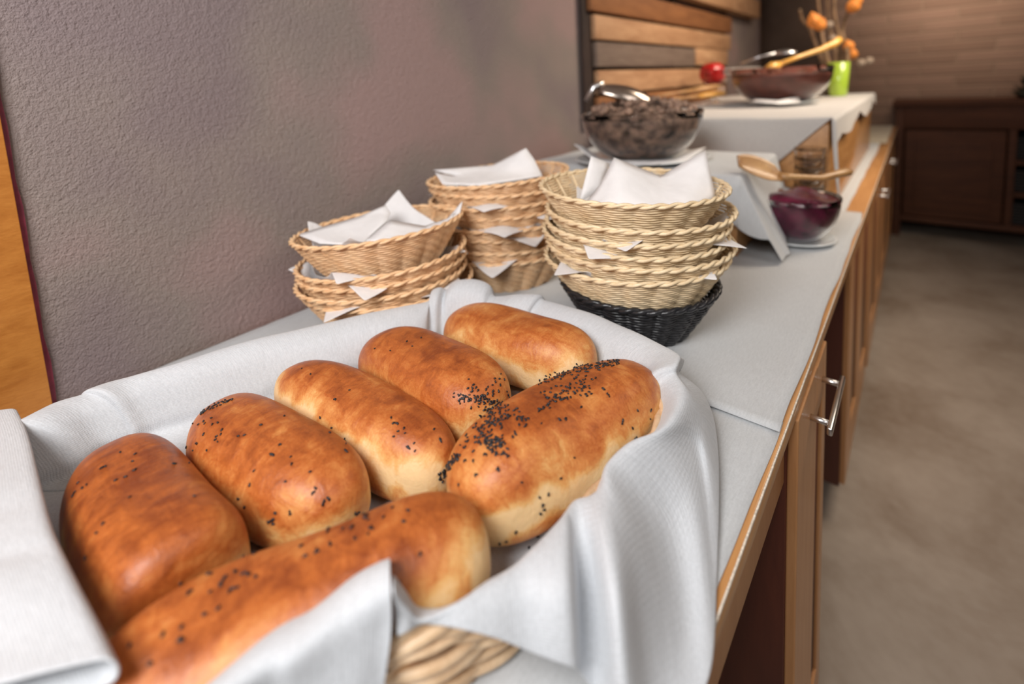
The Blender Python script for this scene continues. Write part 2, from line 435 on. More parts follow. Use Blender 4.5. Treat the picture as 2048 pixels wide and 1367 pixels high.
# linen liner ---------------------------------------------------------------
W = lambda x, y, z: ('w', x, y, z)
cols = [
 ((786,1181,.985),(790,1222,.967),(795,1272,.953)), ((812,1210,.968),(815,1235,.961),(815,1262,.954)),
 ((843,1240,.954),(846,1243,.952),(850,1246,.950)), ((915,1210,.956),(918,1230,.954),(920,1262,.948)),
 ((976,1170,.955),(980,1218,.951),(985,1281,.938)), ((1044,1128,.953),(1052,1200,.947),(1060,1308,.922)),
 ((1122,1052,.954),(1136,1180,.953),(1145,1336,.915)), ((1140,1028,.949),(1157,1180,.925),(1160,1345,.892)),
 ((1158,1006,.947),(1188,1190,.926),(1205,1400,.872)), ((1190,994,.950),(1230,1180,.950),(1250,1440,.893)),
 ((1214,968,.951),(1272,1120,.930),(1310,1440,.872)), ((1228,930,.948),(1335,1075,.893),(1390,1400,.864)),
 ((1278,890,.948),(1378,985,.899),(1424,1330,.864)), ((1325,868,.947),(1395,915,.900),(1433,1180,.866)),
 ((1348,846,.947),(1400,872,.912),(1438,1010,.873)), ((1362,818,.947),(1402,840,.918),(1436,900,.877)),
 ((1366,795,.948),(1398,808,.926),(1425,825,.885)), ((1362,772,.949),(1380,778,.935),(1402,778,.895)),
 ((1348,750,.949),(1355,750,.940),(1360,745,.920)), ((1350,732,.955),(1358,732,.945),(1364,733,.930)),
 ((1352,712,.953),(1362,716,.945),(1367,718,.935)), ((1320,690,.950),), ((1250,655,.950),), ((1180,626,.950),), ((1110,606,.948),),
 ((1084,600,.946),), ((1076,590,.954),), ((1035,588,.955),), ((1000,592,.948),), ((985,592,.946),), ((978,573,.958),), ((955,562,.965),), ((925,561,.965),),
 ((905,568,.960),), ((893,580,.950),), ((880,576,.958),), ((864,582,.955),), ((856,602,.947),), ((800,613,.950),), ((700,634,.950),), ((600,659,.950),),
 ((478,690,.950),), ((350,727,.950),), ((230,760,.950),), ((180,776,.953),), ((165,788,.948),), ((110,806,.950),), ((48,838,.952),), ((-40,872,.95),),
 (W(-.74,-.05,.95),), (W(-.68,-.14,.95),), (W(-.55,-.145,.95),), (W(-.43,-.12,.955),), (W(-.34,-.085,.96),),
 (W(-.282,-.02,.964),W(-.268,-.03,.93),W(-.258,-.04,.89)), ((490,1368,.968),(500,1460,.93),(520,1600,.89)), ((590,1312,.972),(600,1400,.94),(620,1560,.89)),
 ((690,1226,.978),(700,1330,.95),(700,1500,.90)), ((755,1188,.984),(757,1275,.958),(745,1430,.912)), ((782,1178,.986),(783,1265,.960),(763,1405,.915)),
]
def pt(a): return np.array(a[1:]) if a[0] == 'w' else PZ(*a)
ridge = np.array([pt(c[0])[:2] for i, c in enumerate(cols) if 3 <= i <= 48 or 49 <= i <= 54 or i > 54]) - bc
ra_, rr_ = np.arctan2(ridge[:, 1], ridge[:, 0]), np.linalg.norm(ridge, axis=1) - np.interp(np.arange(len(ridge)), [0, 4, 8, 16, 20, 52, 54, 99], [0, 0, .010, .012, .014, .018, .002, .0])
o_ = np.argsort(ra_); ra_, rr_ = ra_[o_], rr_[o_]
TG = np.linspace(-PI, PI, 721)[:-1]; RG = np.interp(TG, ra_, rr_, period=2 * PI)
for _ in range(30): RG = RG * .5 + .25 * (np.roll(RG, 3) + np.roll(RG, -3))
def basket_xy(t, s=1.0, d=0):
    r = float(np.interp((t + PI) % (2 * PI) - PI, TG, RG, period=2 * PI)) - .004
    r = r - (1 - s) * .17 + d
    return bc + np.array([math.cos(t), math.sin(t)]) * r
wb = empty('wicker_basket', (bc[0], bc[1], T + .003))
tag(wb, 'large shallow willow basket that holds the loaves, its rim showing at the front', 'basket')
def loc(p, z): return (p[0] - bc[0], p[1] - bc[1], z - T - .003)
NS = 34
tpar = []                       # arc-length even parameters
tt = np.linspace(0, 2 * PI, 2001); pp = np.array([basket_xy(t) for t in tt]); al = np.concatenate([[0], np.cumsum(np.linalg.norm(np.diff(pp, axis=0), axis=1))])
SA = PZ(835, 1246, .95)[:2] - bc; SA = math.atan2(SA[1], SA[0])
def zo(t):
    d = (t - SA + PI) % (2 * PI) - PI; return .013 * math.exp(-(d / .22) ** 2)
def tat(f): return float(np.interp((f % 1.0) * al[-1], al, tt))
mb = MB()
for row in range(10):
    z = T + .006 + row * .0064; s = .90 + .0098 * row
    P = []
    for i in range(NS * 8):
        f = i / (NS * 8); t = tat(f); ph = PI * (f * NS + row)
        q = basket_xy(t, s, .0042 * math.cos(ph) + .0012 * math.sin(f * 97 + row * 4)); P.append(loc(q, z + zo(t) * row / 9 + .0015 * math.sin(f * 60 + row * 2) + .0022 * math.sin(ph * .5)))
    mb.tube(P, .0037 + .0006 * math.sin(row * 2.2), 7, True)
mb.build('woven_wall', M['wicker'], wb)
mb = MB()
for i in range(NS):
    t = tat((i + .5) / NS)
    mb.tube([loc(basket_xy(t, .90), T + .006), loc(basket_xy(t, .93), T + .045), loc(basket_xy(t, .985), T + .066)], .003, 6)
mb.build('stakes', M['wickdark'], wb)
mb = MB()
for k in range(3):
    P = []
    for i in range(420):
        f = i / 420; t = tat(f); ph = 2 * PI * (f * 16 + k / 3)
        P.append(loc(basket_xy(t, 1, .0035 * math.cos(ph) - .003), T + .066 + zo(t) + .004 * math.sin(ph)))
    mb.tube(P, .0042, 7, True)
mb.build('rim', M['wicker'], wb)
mb = MB(); P = [loc(basket_xy(2 * PI * i / 96, .88), T + .006) for i in range(96)]
mb.add(P + [(x, y, .009) for (x, y, z) in P], [tuple(range(96))[::-1], tuple(range(96, 192))] + [(i, (i + 1) % 96, 96 + (i + 1) % 96, 96 + i) for i in range(96)])
mb.build('base', M['wickdark'], wb, smooth=False)

cen = np.array([bc[0], bc[1]])
G = []
for c in cols:
    R_ = pt(c[0]); d = R_[:2] - cen; L = np.linalg.norm(d); d = d / L
    def off(r, z): return np.array([cen[0] + d[0] * (L + r), cen[1] + d[1] * (L + r), z])
    col = [np.array([cen[0] + d[0] * L * .12, cen[1] + d[1] * L * .12, T + .018]), np.array([cen[0] + d[0] * L * .55, cen[1] + d[1] * L * .55, T + .018]),
           *([off(-.048, T + .021), off(-.030, T + .036), off(-.011, R_[2] - .016)] if 2 < len(G) < 12 else [off(-.052, T + .021), off(-.036, T + .040), off(-.018, R_[2] - .012)] if len(G) < 19 else [off(-.062, T + .022), off(-.048, T + .045), off(-.027, R_[2] - .010)]), R_]
    if len(c) == 3: col += [pt(c[1]), pt(c[2])]
    else: col += [off(.014, R_[2] - .016), off(.018, R_[2] - .045)]
    G.append(col)
G = np.array(G).transpose(1, 0, 2)        # rows x cols x 3
def cr(P, m, axis):
    P = np.moveaxis(P, axis, 0); n = P.shape[0]; out = []
    for i in range(n - 1):
        p0, p1, p2, p3 = P[max(i - 1, 0)], P[i], P[i + 1], P[min(i + 2, n - 1)]
        for k in range(m):
            t = k / m
            out.append(.5 * ((2 * p1) + (-p0 + p2) * t + (2 * p0 - 5 * p1 + 4 * p2 - p3) * t * t + (-p0 + 3 * p1 - 3 * p2 + p3) * t ** 3))
    out.append(P[-1]); return np.moveaxis(np.array(out), 0, axis)
G = cr(cr(G, 6, 1), 6, 0)
nr, nc = G.shape[:2]
nz = smoothnoise(G[:, :, 0], G[:, :, 1], 5, 22); fine = smoothnoise(G[:, :, 0] * 1.3, G[:, :, 1], 9, 70)
rowf = np.clip((np.arange(nr) / (nr - 1) - .25) * 3, 0, 1)[:, None]
G[:, :, 2] += (.0022 * nz + .0006 * fine) * rowf
ii = np.arange(nr)[:, None] / 6.0
wallm = np.exp(-((ii - 3.6) / 1.0) ** 2)
rad = G[:, :, :2] - cen; rad /= np.linalg.norm(rad, axis=2)[:, :, None]
fold = 1.3 + np.sin(np.arange(nc) * .085)[None] * .7 + np.sin(np.arange(nc) * .19 + 1)[None] * .4
G[:, :, :2] -= rad * (wallm * .004 * fold * np.clip((np.arange(nc)[None] - 108) / 12, 0, 1))[:, :, None]
liner = uvgrid('linen_liner', G, M['linen'], .0016, 1, uv=None)
tag(liner, 'white linen cloth lining the bread basket and draped over its edges', 'cloth')
# inner flap folded over the left loaf: a doubled sheet with a rolled edge
E_ = [(30,815,.953),(52,862,.957),(72,940,.966),(98,1040,.976),(140,1132,.983),(195,1238,.986),(232,1312,.987)]
E3 = cr(np.array([pt(e) for e in E_]), 6, 0)
LD = np.array([-.62, -.78, 0]); LD /= np.linalg.norm(LD); rows = []
prof = [(.20, -.024), (.18, -.021), (.15, -.016), (.11, -.009), (.07, -.003), (.035, 0), (.012, 0)]
for k in range(9):
    a = PI / 2 - PI * k / 8; prof.append((.008 - .0085 * math.cos(a), -.0085 + .0085 * math.sin(a)))
prof += [(.03, -.0175), (.06, -.019), (.10, -.024), (.15, -.034)]
for i, e in enumerate(E3):
    f = i / (len(E3) - 1)
    rows.append([e + LD * a + np.array([0, 0, 1]) * (b * (.35 + .65 * f) - .0035 * math.exp(-((f - .42 - a * .5) / .025) ** 2) * min(1, a * 30) - .003 * math.exp(-((f - .60 + a * .4) / .03) ** 2) * min(1, a * 30) + .0022 * math.sin(i * .55 + a * 14) * min(1, a * 12)) for (a, b) in prof])
P = np.array(rows)
flap = uvgrid('folded_flap', P, M['linen'], .0016, 1, parent=liner)

# ------------------------------------------------------------------ loaves
def sepow(c, p): return np.sign(c) * np.abs(c) ** p
def loaf(p, z0, label, seed, pale=(0, 0), endpale=(0, 0), darker=0, ee=(3.6, 3.6), cr_=.8, belt=.44, group='braided milk loaves'):
    x, y, a, L, Wd, H, tz, bnd, tap = p
    nu, nv = 96, 80
    th = np.linspace(-PI / 2, PI / 2, nu); u = np.sin(th); v = np.linspace(0, 2 * PI, nv, endpoint=False)
    U, V = np.meshgrid(u, v, indexing='ij')
    EX = np.where(U > 0, ee[0], ee[1]); e = np.maximum(1 - np.abs(U) ** EX, 0) ** np.where(EX > 6, .28, 1 / 2.3); w = 1 + tap * U
    hx = U * L / 2; c, s = np.cos(V), np.sin(V)
    hy = Wd / 2 * e * w * sepow(c, cr_) + bnd * (1 - U * U)
    up = .38 + .62 * sepow(np.maximum(s, 0), .82) * e ** .8; lo = .38 + .38 * sepow(np.minimum(s, 0), .6) * e ** .5
    hz = np.where(s > 0, up, lo) * H * w
    r = np.random.default_rng(seed)
    lump = np.zeros_like(U)
    for k in range(6):
        f1, f2, ph = r.uniform(1.5, 5), r.integers(1, 4), r.uniform(0, 6.28); lump += np.sin(U * f1 + V * f2 + ph) / (1 + .5 * k)
    lump *= .0011 * e
    hy += lump * c * 1.2; hz += lump * np.maximum(s, 0) * 1.2
    X, Y, Z = hx, hy, hz + tz * U
    # surface tone: 0 pale crumb .. 1 dark crust
    hn = hz / (H * w + 1e-9)
    tone = .42 + .30 * np.clip((hn - .45) / .55, 0, 1) + darker
    wob = .06 * np.sin(U * 9 + seed) + .04 * np.sin(U * 23 + seed * 2)
    for sgn, amt in ((1, pale[0]), (-1, pale[1])):
        m = np.exp(-((hn - belt - wob) / (.13 + (belt - .44) * .5)) ** 2) * np.clip(c * sgn * 2.2, 0, 1)
        tone = tone - amt * m * (.85 + .15 * np.sin(U * 31))
    for sgn, amt in ((1, endpale[0]), (-1, endpale[1])):
        m = np.clip((U * sgn - .80) / .15, 0, 1) * np.clip((.66 + wob - hn) / .25, 0, 1)
        tone = tone - amt * m
    tone = tone + .12 * np.clip((.2 - hn) / .2, 0, 1)
    vs = np.stack([X, Y, Z], 2).reshape(-1, 3)
    fs = [(i * nv + j, (i + 1) * nv + j, (i + 1) * nv + (j + 1) % nv, i * nv + (j + 1) % nv) for i in range(nu - 1) for j in range(nv)]
    me = mesh('bread_loaf', vs, fs)
    at = me.attributes.new('tone', 'FLOAT', 'POINT'); at.data.foreach_set('value', tone.ravel())
    a2 = me.attributes.new('uvw', 'FLOAT_VECTOR', 'POINT'); a2.data.foreach_set('vector', (vs + seed * 3.1).ravel())
    bm = bmesh.new(); bm.from_mesh(me); bmesh.ops.remove_doubles(bm, verts=bm.verts, dist=1e-6); bmesh.ops.recalc_face_normals(bm, faces=bm.faces); bm.to_mesh(me); bm.free()
    o = link('bread_loaf', me, M['bread']); o.location = (x, y, z0); o.rotation_euler = (0, 0, a)
    tag(o, label, 'bread', None); return o
LP = dict(
L1=((-0.3015, 0.1095, 1.125, 0.262, 0.0915, 0.0762, 0.003, 0.0027, 0.0344), 0.8976),
L2=((-0.513, 0.0635, 0.02, 0.258, 0.0975, 0.083, 0.0100, 0.0, 0.02), 0.8808),
L3=((-0.494, 0.1705, 0.08, 0.268, 0.0979, 0.0798, 0.0086, -0.0091, -0.0028), 0.8799),
L4=((-0.4770, 0.2545, 0.0850, 0.2900, 0.0900, 0.0771, -0.0003, 0.0011, 0.0304), 0.8781),
L5=((-0.4637, 0.3466, -0.0393, 0.254, 0.1071, 0.0831, 0.0079, 0.0052, 0.0439), 0.8823),
L6=((-0.4276, 0.4759, 0.0102, 0.2565, 0.1059, 0.0804, 0.0095, -0.0024, 0.0253), 0.8816),
L7=((-0.2622, 0.3687, 1.3789, 0.272, 0.111, 0.0858, -0.0058, 0.0026, -0.0319), 0.8845))
LO = {}
LO['L1'] = loaf(*LP['L1'], 'glossy front loaf lying across the others at the near edge of the basket', 1, (.0, .5), (.7, 0), 0, (3.6, 3.6), .8, .56)
LO['L2'] = loaf(*LP['L2'], 'dark brown loaf at the left end of the basket, partly under the folded cloth', 2, (.1, .5), (.55, .1), .08, (12, 3.4), .7)
LO['L3'] = loaf(*LP['L3'], 'brown loaf with black seeds at its back end, second from the left', 3, (.0, .15), (.25, 0), .0)
LO['L4'] = loaf(*LP['L4'], 'loaf with a pale split along its left side, third from the left', 4, (.0, .75), (.25, .3), .03, (3.6, 3.6), .8, .60)
LO['L5'] = loaf(*LP['L5'], 'reddish brown loaf with a patch of black seeds, touching the most seeded loaf', 5, (.0, .15), (.2, 0), .04)
LO['L6'] = loaf(*LP['L6'], 'pale smooth loaf without seeds at the back of the basket', 6, (.0, .3), (.1, 0), -.13)
LO['L7'] = loaf(*LP['L7'], 'loaf thickly sprinkled with black seeds along the right side of the basket', 7, (.0, .66), (.35, .35), -.03)

# seeds ---------------------------------------------------------------------
bpy.context.view_layer.update()
bvh = {}
for k, o in LO.items():
    mw = o.matrix_world; bvh[k] = BVHTree.FromPolygons([mw @ v.co for v in o.data.vertices], [tuple(p.vertices) for p in o.data.polygons])
def hit(px, py):
    d = Vector(ray(px, py)).normalized(); best = None
    for k, b in bvh.items():
        h = b.ray_cast(Vector(CAM), d)
        if h[0] is not None and (best is None or h[3] < best[3]): best = (k, h[0], h[1], h[3])
    return best
def crop(x0, y0, s, pts): return [(x0 + x / s, y0 + y / s) for x, y in pts]
S = []
S += crop(0, 780, 2.33, [(1130,775),(1185,762),(985,855),(970,858),(840,902),(885,940),(878,948),(980,940),(1045,875),(1052,868),(1040,885),(1025,910),(1030,900),(1095,845),(1098,850),(1130,858),(1145,852),(1160,860),(1190,870),(1075,930),(1068,938),(1085,925),(1105,920),(1015,1020),(1020,1014),(950,1048),(955,1042),(845,1105),(848,1098),(758,1143),(760,1135),(840,1160),(832,1165),(850,1166),(605,1188),(700,1275),(705,1270),
  (480,360),(470,365),(490,356),(315,430),(365,432),(385,455),(405,440),(350,475),(342,490),(540,420),(585,405),(625,375),(630,370),(618,332),(560,290),(630,298),(815,345),(808,343),(880,340),(905,495),(605,500),(480,622),(484,618),(450,665),(400,780),
  (850,205),(870,200),(900,155),(925,160),(950,145),(955,155),(990,160),(1015,152),(985,130),(1035,185),(1030,205),(1010,215),(1005,230),(1015,240),(920,250),(915,246),(900,280),(870,265),(950,205),(965,280),(1270,300),(1262,298),(1140,210),(1110,215),(1185,375),(1165,440),(1110,505),(1140,545),(1285,570),(1250,610),(1270,605),(1275,598),(1270,620)])
S += crop(600, 1000, 2.276, [(5,210),(25,255),(75,225),(80,235),(70,240),(135,195),(140,205),(125,145),(130,130),(195,130),(235,125),(240,120),(250,58),(258,64),(265,55),(300,75),(295,82),(305,68),(310,90),(290,65),(310,155),(330,130),(320,125),(250,175),(320,30),(380,78),(420,35),(490,48),(472,98),(545,245),(450,370)])
S += crop(0, 550, 1.673, [(1085,755),(1095,745),(1080,765),(1100,748),(970,790),(972,798),(922,795),(905,822),(912,818),(900,826),(915,830),(820,775),(800,748),(1050,725),(1055,712),(1045,730),(955,690),(1038,658)])
S += crop(400, 540, 3.413, [(575,995),(415,1058),(548,1190),(540,1195),(490,1260),(500,1265),(485,1255),(620,1275),(625,1325),(920,880),(926,884),(1305,1008),(1320,1045),(1340,1045),(1350,1048),(1392,1080),(1352,1100),(1400,1112),(1322,1135),(1462,1180),(1420,1208),(1415,1202),(1428,1215),(1468,1232),(1597,1085),(1640,1160),(1635,1152),(1645,1170),(822,1005),(900,1075),(990,1150),(995,1165),(995,1185),(990,1230),(1000,1240),(885,1110),(755,710),(695,672),(1020,820),(1510,462),(1412,487),(1195,535),(1450,520),(1300,550)])
S += crop(800, 600, 2.486, [(1010,440),(1015,446),(1030,465),(1040,480),(1036,472),(900,533),(790,590),(795,597),(825,595),(822,588),(865,782),(798,885),(737,963),(693,980),(710,1015),(708,1022),(715,1040),(698,1060),(490,843),(484,838),(375,870),(382,866),(605,905),(293,917),(578,1148),(573,1154),(528,1197),(495,1208),(1105,605),(1103,615),(1107,597),(1155,635),(1180,548),(1245,550),(1243,590),(1248,543),(1280,572),(1330,535),(1175,680),(1168,686),(1110,745),(1300,620),(515,755),(510,763),(505,768),(535,740),(320,800),(328,796),(425,765),(418,768),(365,800),(640,590),(620,630),(575,668),(560,680),(570,655)])
def clus(cx_, cy_, sx, sy, ang, n):
    out = []
    for _ in range(n):
        a, b = rng.normal() * sx, rng.normal() * sy; c, s = math.cos(ang), math.sin(ang)
        out.append((cx_ + a * c - b * s, cy_ + a * s + b * c))
    return out
def line(x0, y0, x1, y1, s, n):
    out = []
    for _ in range(n):
        t = rng.random(); out.append((x0 + (x1 - x0) * t + rng.normal() * s, y0 + (y1 - y0) * t + rng.normal() * s))
    return out
S += line(400, 828, 440, 805, 3, 26) + line(440, 806, 465, 800, 2, 10)
S += clus(962, 803, 26, 13, .5, 62) + clus(985, 805, 14, 16, 0, 34) + clus(930, 797, 14, 6, .1, 14) + clus(1000, 775, 20, 10, 1.2, 12)
S += line(881, 955, 917, 910, 4, 75) + clus(985, 884, 16, 11, .2, 70) + clus(990, 842, 22, 9, -.5, 50) + clus(1041, 842, 16, 8, .3, 18) + clus(1098, 795, 11, 9, .4, 20)
S += line(1085, 762, 1160, 735, 5, 55) + line(1160, 735, 1240, 724, 4, 75) + clus(1145, 765, 26, 12, -.2, 34) + clus(1130, 789, 9, 6, -.8, 14) + clus(1162, 777, 13, 7, 0, 20) + line(930, 890, 1010, 820, 10, 45) + line(1075, 822, 1100, 806, 1.5, 10)
sm = bpy.data.meshes.new('seed'); bm = bmesh.new(); bmesh.ops.create_icosphere(bm, subdivisions=2, radius=1)
for v in bm.verts: v.co = Vector((v.co.x * .00165, v.co.y * .00092 * (1 - .35 * v.co.x), v.co.z * .00085))
bm.to_mesh(sm); sm.polygons.foreach_set('use_smooth', [True] * len(sm.polygons)); bm.free(); sm.materials.append(M['seed'])
per = {k: [] for k in LO}
for (px, py) in S:
    h = hit(px, py)
    if h is None: continue
    n = h[2].normalized(); 
    if n.dot(Vector(CAM) - h[1]) < 0: n = -n
    q = n.to_track_quat('Z', 'X').to_matrix().to_4x4()
    mt = Matrix.Translation(h[1] + n * .0006) @ q @ Matrix.Rotation(rng.uniform(0, 6.28), 4, 'Z') @ Matrix.Scale(rng.uniform(.8, 1.15), 4)
    per[h[0]].append((h[3], mt))
for k, lst in per.items():
    o = LO[k]; lst.sort(key=lambda a: a[0]); inv = o.matrix_world.inverted()
    for d, mt in lst[:100]:
        s = bpy.data.objects.new('black_seed', sm); COL.objects.link(s); s.parent = o; s.matrix_local = inv @ mt
    if len(lst) > 100:
        mb = MB(); sv = [v.co.copy() for v in sm.vertices]; sf = [tuple(p.vertices) for p in sm.polygons]
        for d, mt in lst[100:]: mb.add([(inv @ mt @ v)[:] for v in sv], sf)
        s = mb.build('seed_sprinkle', M['seed'], o); tag(s, kind='stuff')
bpy.context.view_layer.update()
# loose seeds on the liner
dg = bpy.context.evaluated_depsgraph_get(); lb = BVHTree.FromObject(liner, dg)
for i, (px, py, lab) in enumerate([(1092, 1056, 'loose black seed on the linen beside the most seeded loaf, farthest of three'), (1076, 1075, 'loose black seed on the linen beside the most seeded loaf, middle of three'), (1058, 1096, 'loose black seed on the linen beside the most seeded loaf, nearest of three')]):
    h = lb.ray_cast(Vector(CAM), Vector(ray(px, py)).normalized())
    if h[0] is None: continue
    s = bpy.data.objects.new('black_seed', sm); COL.objects.link(s); s.location = h[0] + Vector((0, 0, .001)); s.rotation_euler = (0, 0, i)
    tag(s, lab, 'seed')

# ------------------------------------------------------------------ stacked bread baskets
def oval_basket(name, a, b, h, mats, rows=19, stakes=20, rimr=.0027, sr=.00155, taper=.62):
    root = empty(name, (0, 0, 0))
    body, rimm, basem = mats
    def prof(f): return taper + (1 - taper) * f ** .85
    mb = MB(); n = stakes * 6
    for r in range(rows):
        f = (r + .6) / rows; s = prof(f); P = []
        for i in range(n):
            t = 2 * PI * i / n; o_ = .0046 * abs(math.sin(PI * i / 6)) - .0026 + .0006 * math.sin(i * 1.7 + r * 2.1)
            P.append(((a * s + o_) * math.cos(t), (b * s + o_) * math.sin(t), h * f))
        mb.tube(P, sr * 1.25, 5, True)
    mb.build('woven_side', body, root)
    mb = MB()
    for i in range(stakes):
        t = 2 * PI * (i + .5) / stakes
        mb.tube([(a * prof(f) * math.cos(t), b * prof(f) * math.sin(t), h * f) for f in (0, .33, .66, 1)], .002, 5)
    mb.build('stakes', rimm, root)
    mb = MB()
    for k in range(2):
        P = []
        for i in range(stakes * 8):
            t = 2 * PI * i / (stakes * 8); ph = 2 * PI * (i / 8 + k / 2)
            P.append(((a + .0024 * math.cos(ph)) * math.cos(t), (b + .0024 * math.cos(ph)) * math.sin(t), h + .0021 * math.sin(ph)))
        mb.tube(P, rimr, 6, True)
    mb.build('rim', rimm, root)
    mb = MB().lathe([(0, .001), (a * taper * .5, .001), (a * taper, .0), (a * taper, .004), (a * taper * .5, .005), (0, .005)], 40, sy=b / a)
    mb.build('base', basem, root)
    bpy.context.view_layer.update(); kids(root); return root
def place(root, first, loc, rz, tilt, label, group):
    o = root if first else copy_tree(root)
    o.location = loc; o.rotation_euler = (tilt[0], tilt[1], rz); o['category'] = 'basket'; o['label'] = label
    if group: o['group'] = group
    return o
AX = math.atan2(ROT[1, 0], ROT[0, 0])     # long axes of the oval baskets lie roughly this way
def draped_napkin(name, a, b, h, rz, size, seed, stand=0.0, taper=.62, lift=.004):
    """square paper napkin pressed into an oval basket, corners sticking out past the rim"""
    n = 34; r = np.random.default_rng(seed)
    xs = np.linspace(-size / 2, size / 2, n); X, Y = np.meshgrid(xs, xs)
    c, s = math.cos(rz), math.sin(rz); X, Y = X * c - Y * s, X * s + Y * c
    X = X + r.uniform(-.012, .012); Y = Y + r.uniform(-.012, .012)
    R = np.sqrt(X * X + Y * Y) + 1e-9; TH = np.arctan2(Y, X)
    ra = 1 / np.sqrt((np.cos(TH) / a) ** 2 + (np.sin(TH) / b) ** 2)
    r0 = ra * taper - .006; side = np.sqrt((ra - r0) ** 2 + h * h); s1 = r0 + side
    sl = (ra - .006 - r0) / side; sz = h / side
    rad = np.where(R < r0, R, np.where(R < s1, r0 + (R - r0) * sl, ra - .006 + (R - s1) * (.9 - stand * .5)))
    z = np.where(R < r0, 0, np.where(R < s1, (R - r0) * sz, h + (R - s1) * (stand * .9 - .1) + .004 * np.sin(TH * 5 + seed)))
    z = z + lift + .002 * np.sin(TH * 9 + seed) * np.clip((R - r0) / .05, 0, 1)
    return uvgrid(name, np.stack([rad * np.cos(TH), rad * np.sin(TH), z], 2), M['paper'], .0009, 1)

BH = .078
tanA = oval_basket('bread_basket', .150, .122, BH, (M['cane'], M['cane'], M['canebase']))
palA = oval_basket('bread_basket', .150, .140, BH, (M['canelight'], M['canelight'], M['cane']))
blk = oval_basket('bread_basket', .128, .122, .083, (M['black'], M['black'], M['black']), 15, 20, .0036, .0022, .60)
# left stack
LC = PZ(764, 449, 1.045)
zs = [.938, .957, .974, .993, 1.045]
names = ['bottom', 'second from the bottom', 'middle', 'second from the top', 'topmost']
offs = [(0.004, 0.004), (0, -.004), (-.003, .002), (.003, .0), (0, 0)]
for i, z in enumerate(zs):
    place(tanA, i == 0, (LC[0] + offs[i][0], LC[1] + offs[i][1], z - BH), AX + .05 * math.sin(i * 2) + .15, (0, -.05 if i == 4 else -.03, 0)[:2] and ((-.03 if i == 4 else 0), -.06 if i == 4 else -.02 * i),
          'tan oval cane basket, %s of the short stack against the wall' % names[i], 'tan baskets in the short stack by the wall')
# middle stack
MC = PZ(999, 348, 1.097); nm = 8
nn = ['bottom', 'second from the bottom', 'third from the bottom', 'fourth from the bottom', 'fourth from the top', 'third from the top', 'second from the top', 'topmost']
for i in range(nm):
    z = .94 + (1.097 - .94) * i / (nm - 1)
    j = .004 * math.sin(i * 2.7)
    place(tanA, False, (MC[0] + j, MC[1] - j, z - BH), AX + .1 * math.sin(i * 3), (0, -.045 if i == nm - 1 else .02 * math.sin(i)),
          'tan oval cane basket, %s of the tall middle stack behind the bread' % nn[i], 'tan baskets in the tall middle stack')
# right stack
RC = np.array([-.353, .714]); rz_ = [.995, 1.017, 1.036, 1.053, 1.073, 1.110]
n6 = ['bottom pale one', 'second pale one from the bottom', 'third pale one from the bottom', 'third pale one from the top', 'second from the top', 'topmost']
place(blk, True, (RC[0], RC[1], T + .006), 0, (0, 0), 'black woven basket at the foot of the right stack', None)
for i, z in enumerate(rz_):
    j = .005 * math.sin(i * 2.1)
    place(palA, i == 0, (RC[0] + j - .004, RC[1] + j * .5, z - BH), .2 * math.sin(i * 1.7), (0, (-.03, 0, .02, 0, .01, .02)[i]),
          'pale cane basket in the stack above the black one, %s' % n6[i], 'pale baskets stacked on the black one')
# napkins between the baskets
def nap(c, z, a, b, rz, size, seed, label, stand=0, tilt=(0, 0), rot=0, group=None):
    o = draped_napkin('paper_napkin', a - .006, b - .006, BH, rz, size, seed, stand)
    o.location = (c[0], c[1], z - BH + .001); o.rotation_euler = (tilt[0], tilt[1], rot)
    tag(o, label, 'napkin', group); return o
nap(LC, zs[4], .150, .122, .55, .27, 1, 'white paper napkin spread in the top basket of the short stack', .9, (-.03, -.06), AX + .15)
for i, (k, r_) in enumerate([(0, .35), (2, .9), (3, .6)]):
    nap(LC, zs[k], .150, .122, r_, .30, 10 + i, 'white napkin sticking out of the short stack against the wall, %s' % ('lowest', 'in the middle', 'just below the top basket')[i], 0, (0, -.02), AX, 'napkins between the baskets of the short stack')
nap(MC, 1.097, .150, .122, .3, .255, 3, 'white paper napkin with one tall corner in the top basket of the middle stack', .3, (0, -.045), AX)
for i, (k, r_) in enumerate([(0, .3), (2, .75), (3, .45), (5, .2)]):
    z = .94 + (1.097 - .94) * k / (nm - 1)
    nap(MC, z, .150, .122, r_ + .4, .315, 20 + i, 'white napkin edge squeezed in the tall middle stack, %s' % ('lowest', 'second from the bottom', 'second from the top', 'topmost of the squeezed ones')[i], 0, (0, 0), AX, 'napkins between the baskets of the middle stack')
nap(RC, rz_[5], .150, .140, .75, .225, 5, 'flat white napkin lining the top basket of the right stack', 0, (0, .02), 0)
for i, (k, r_) in enumerate([(0, .15), (2, .5), (3, .9)]):
    nap(RC, rz_[k], .150, .140, r_, .30, 30 + i, 'white napkin corner poking out of the pale right stack, %s' % ('lowest', 'middle', 'uppermost')[i], 0, (0, 0), .3, 'napkins between the pale baskets')
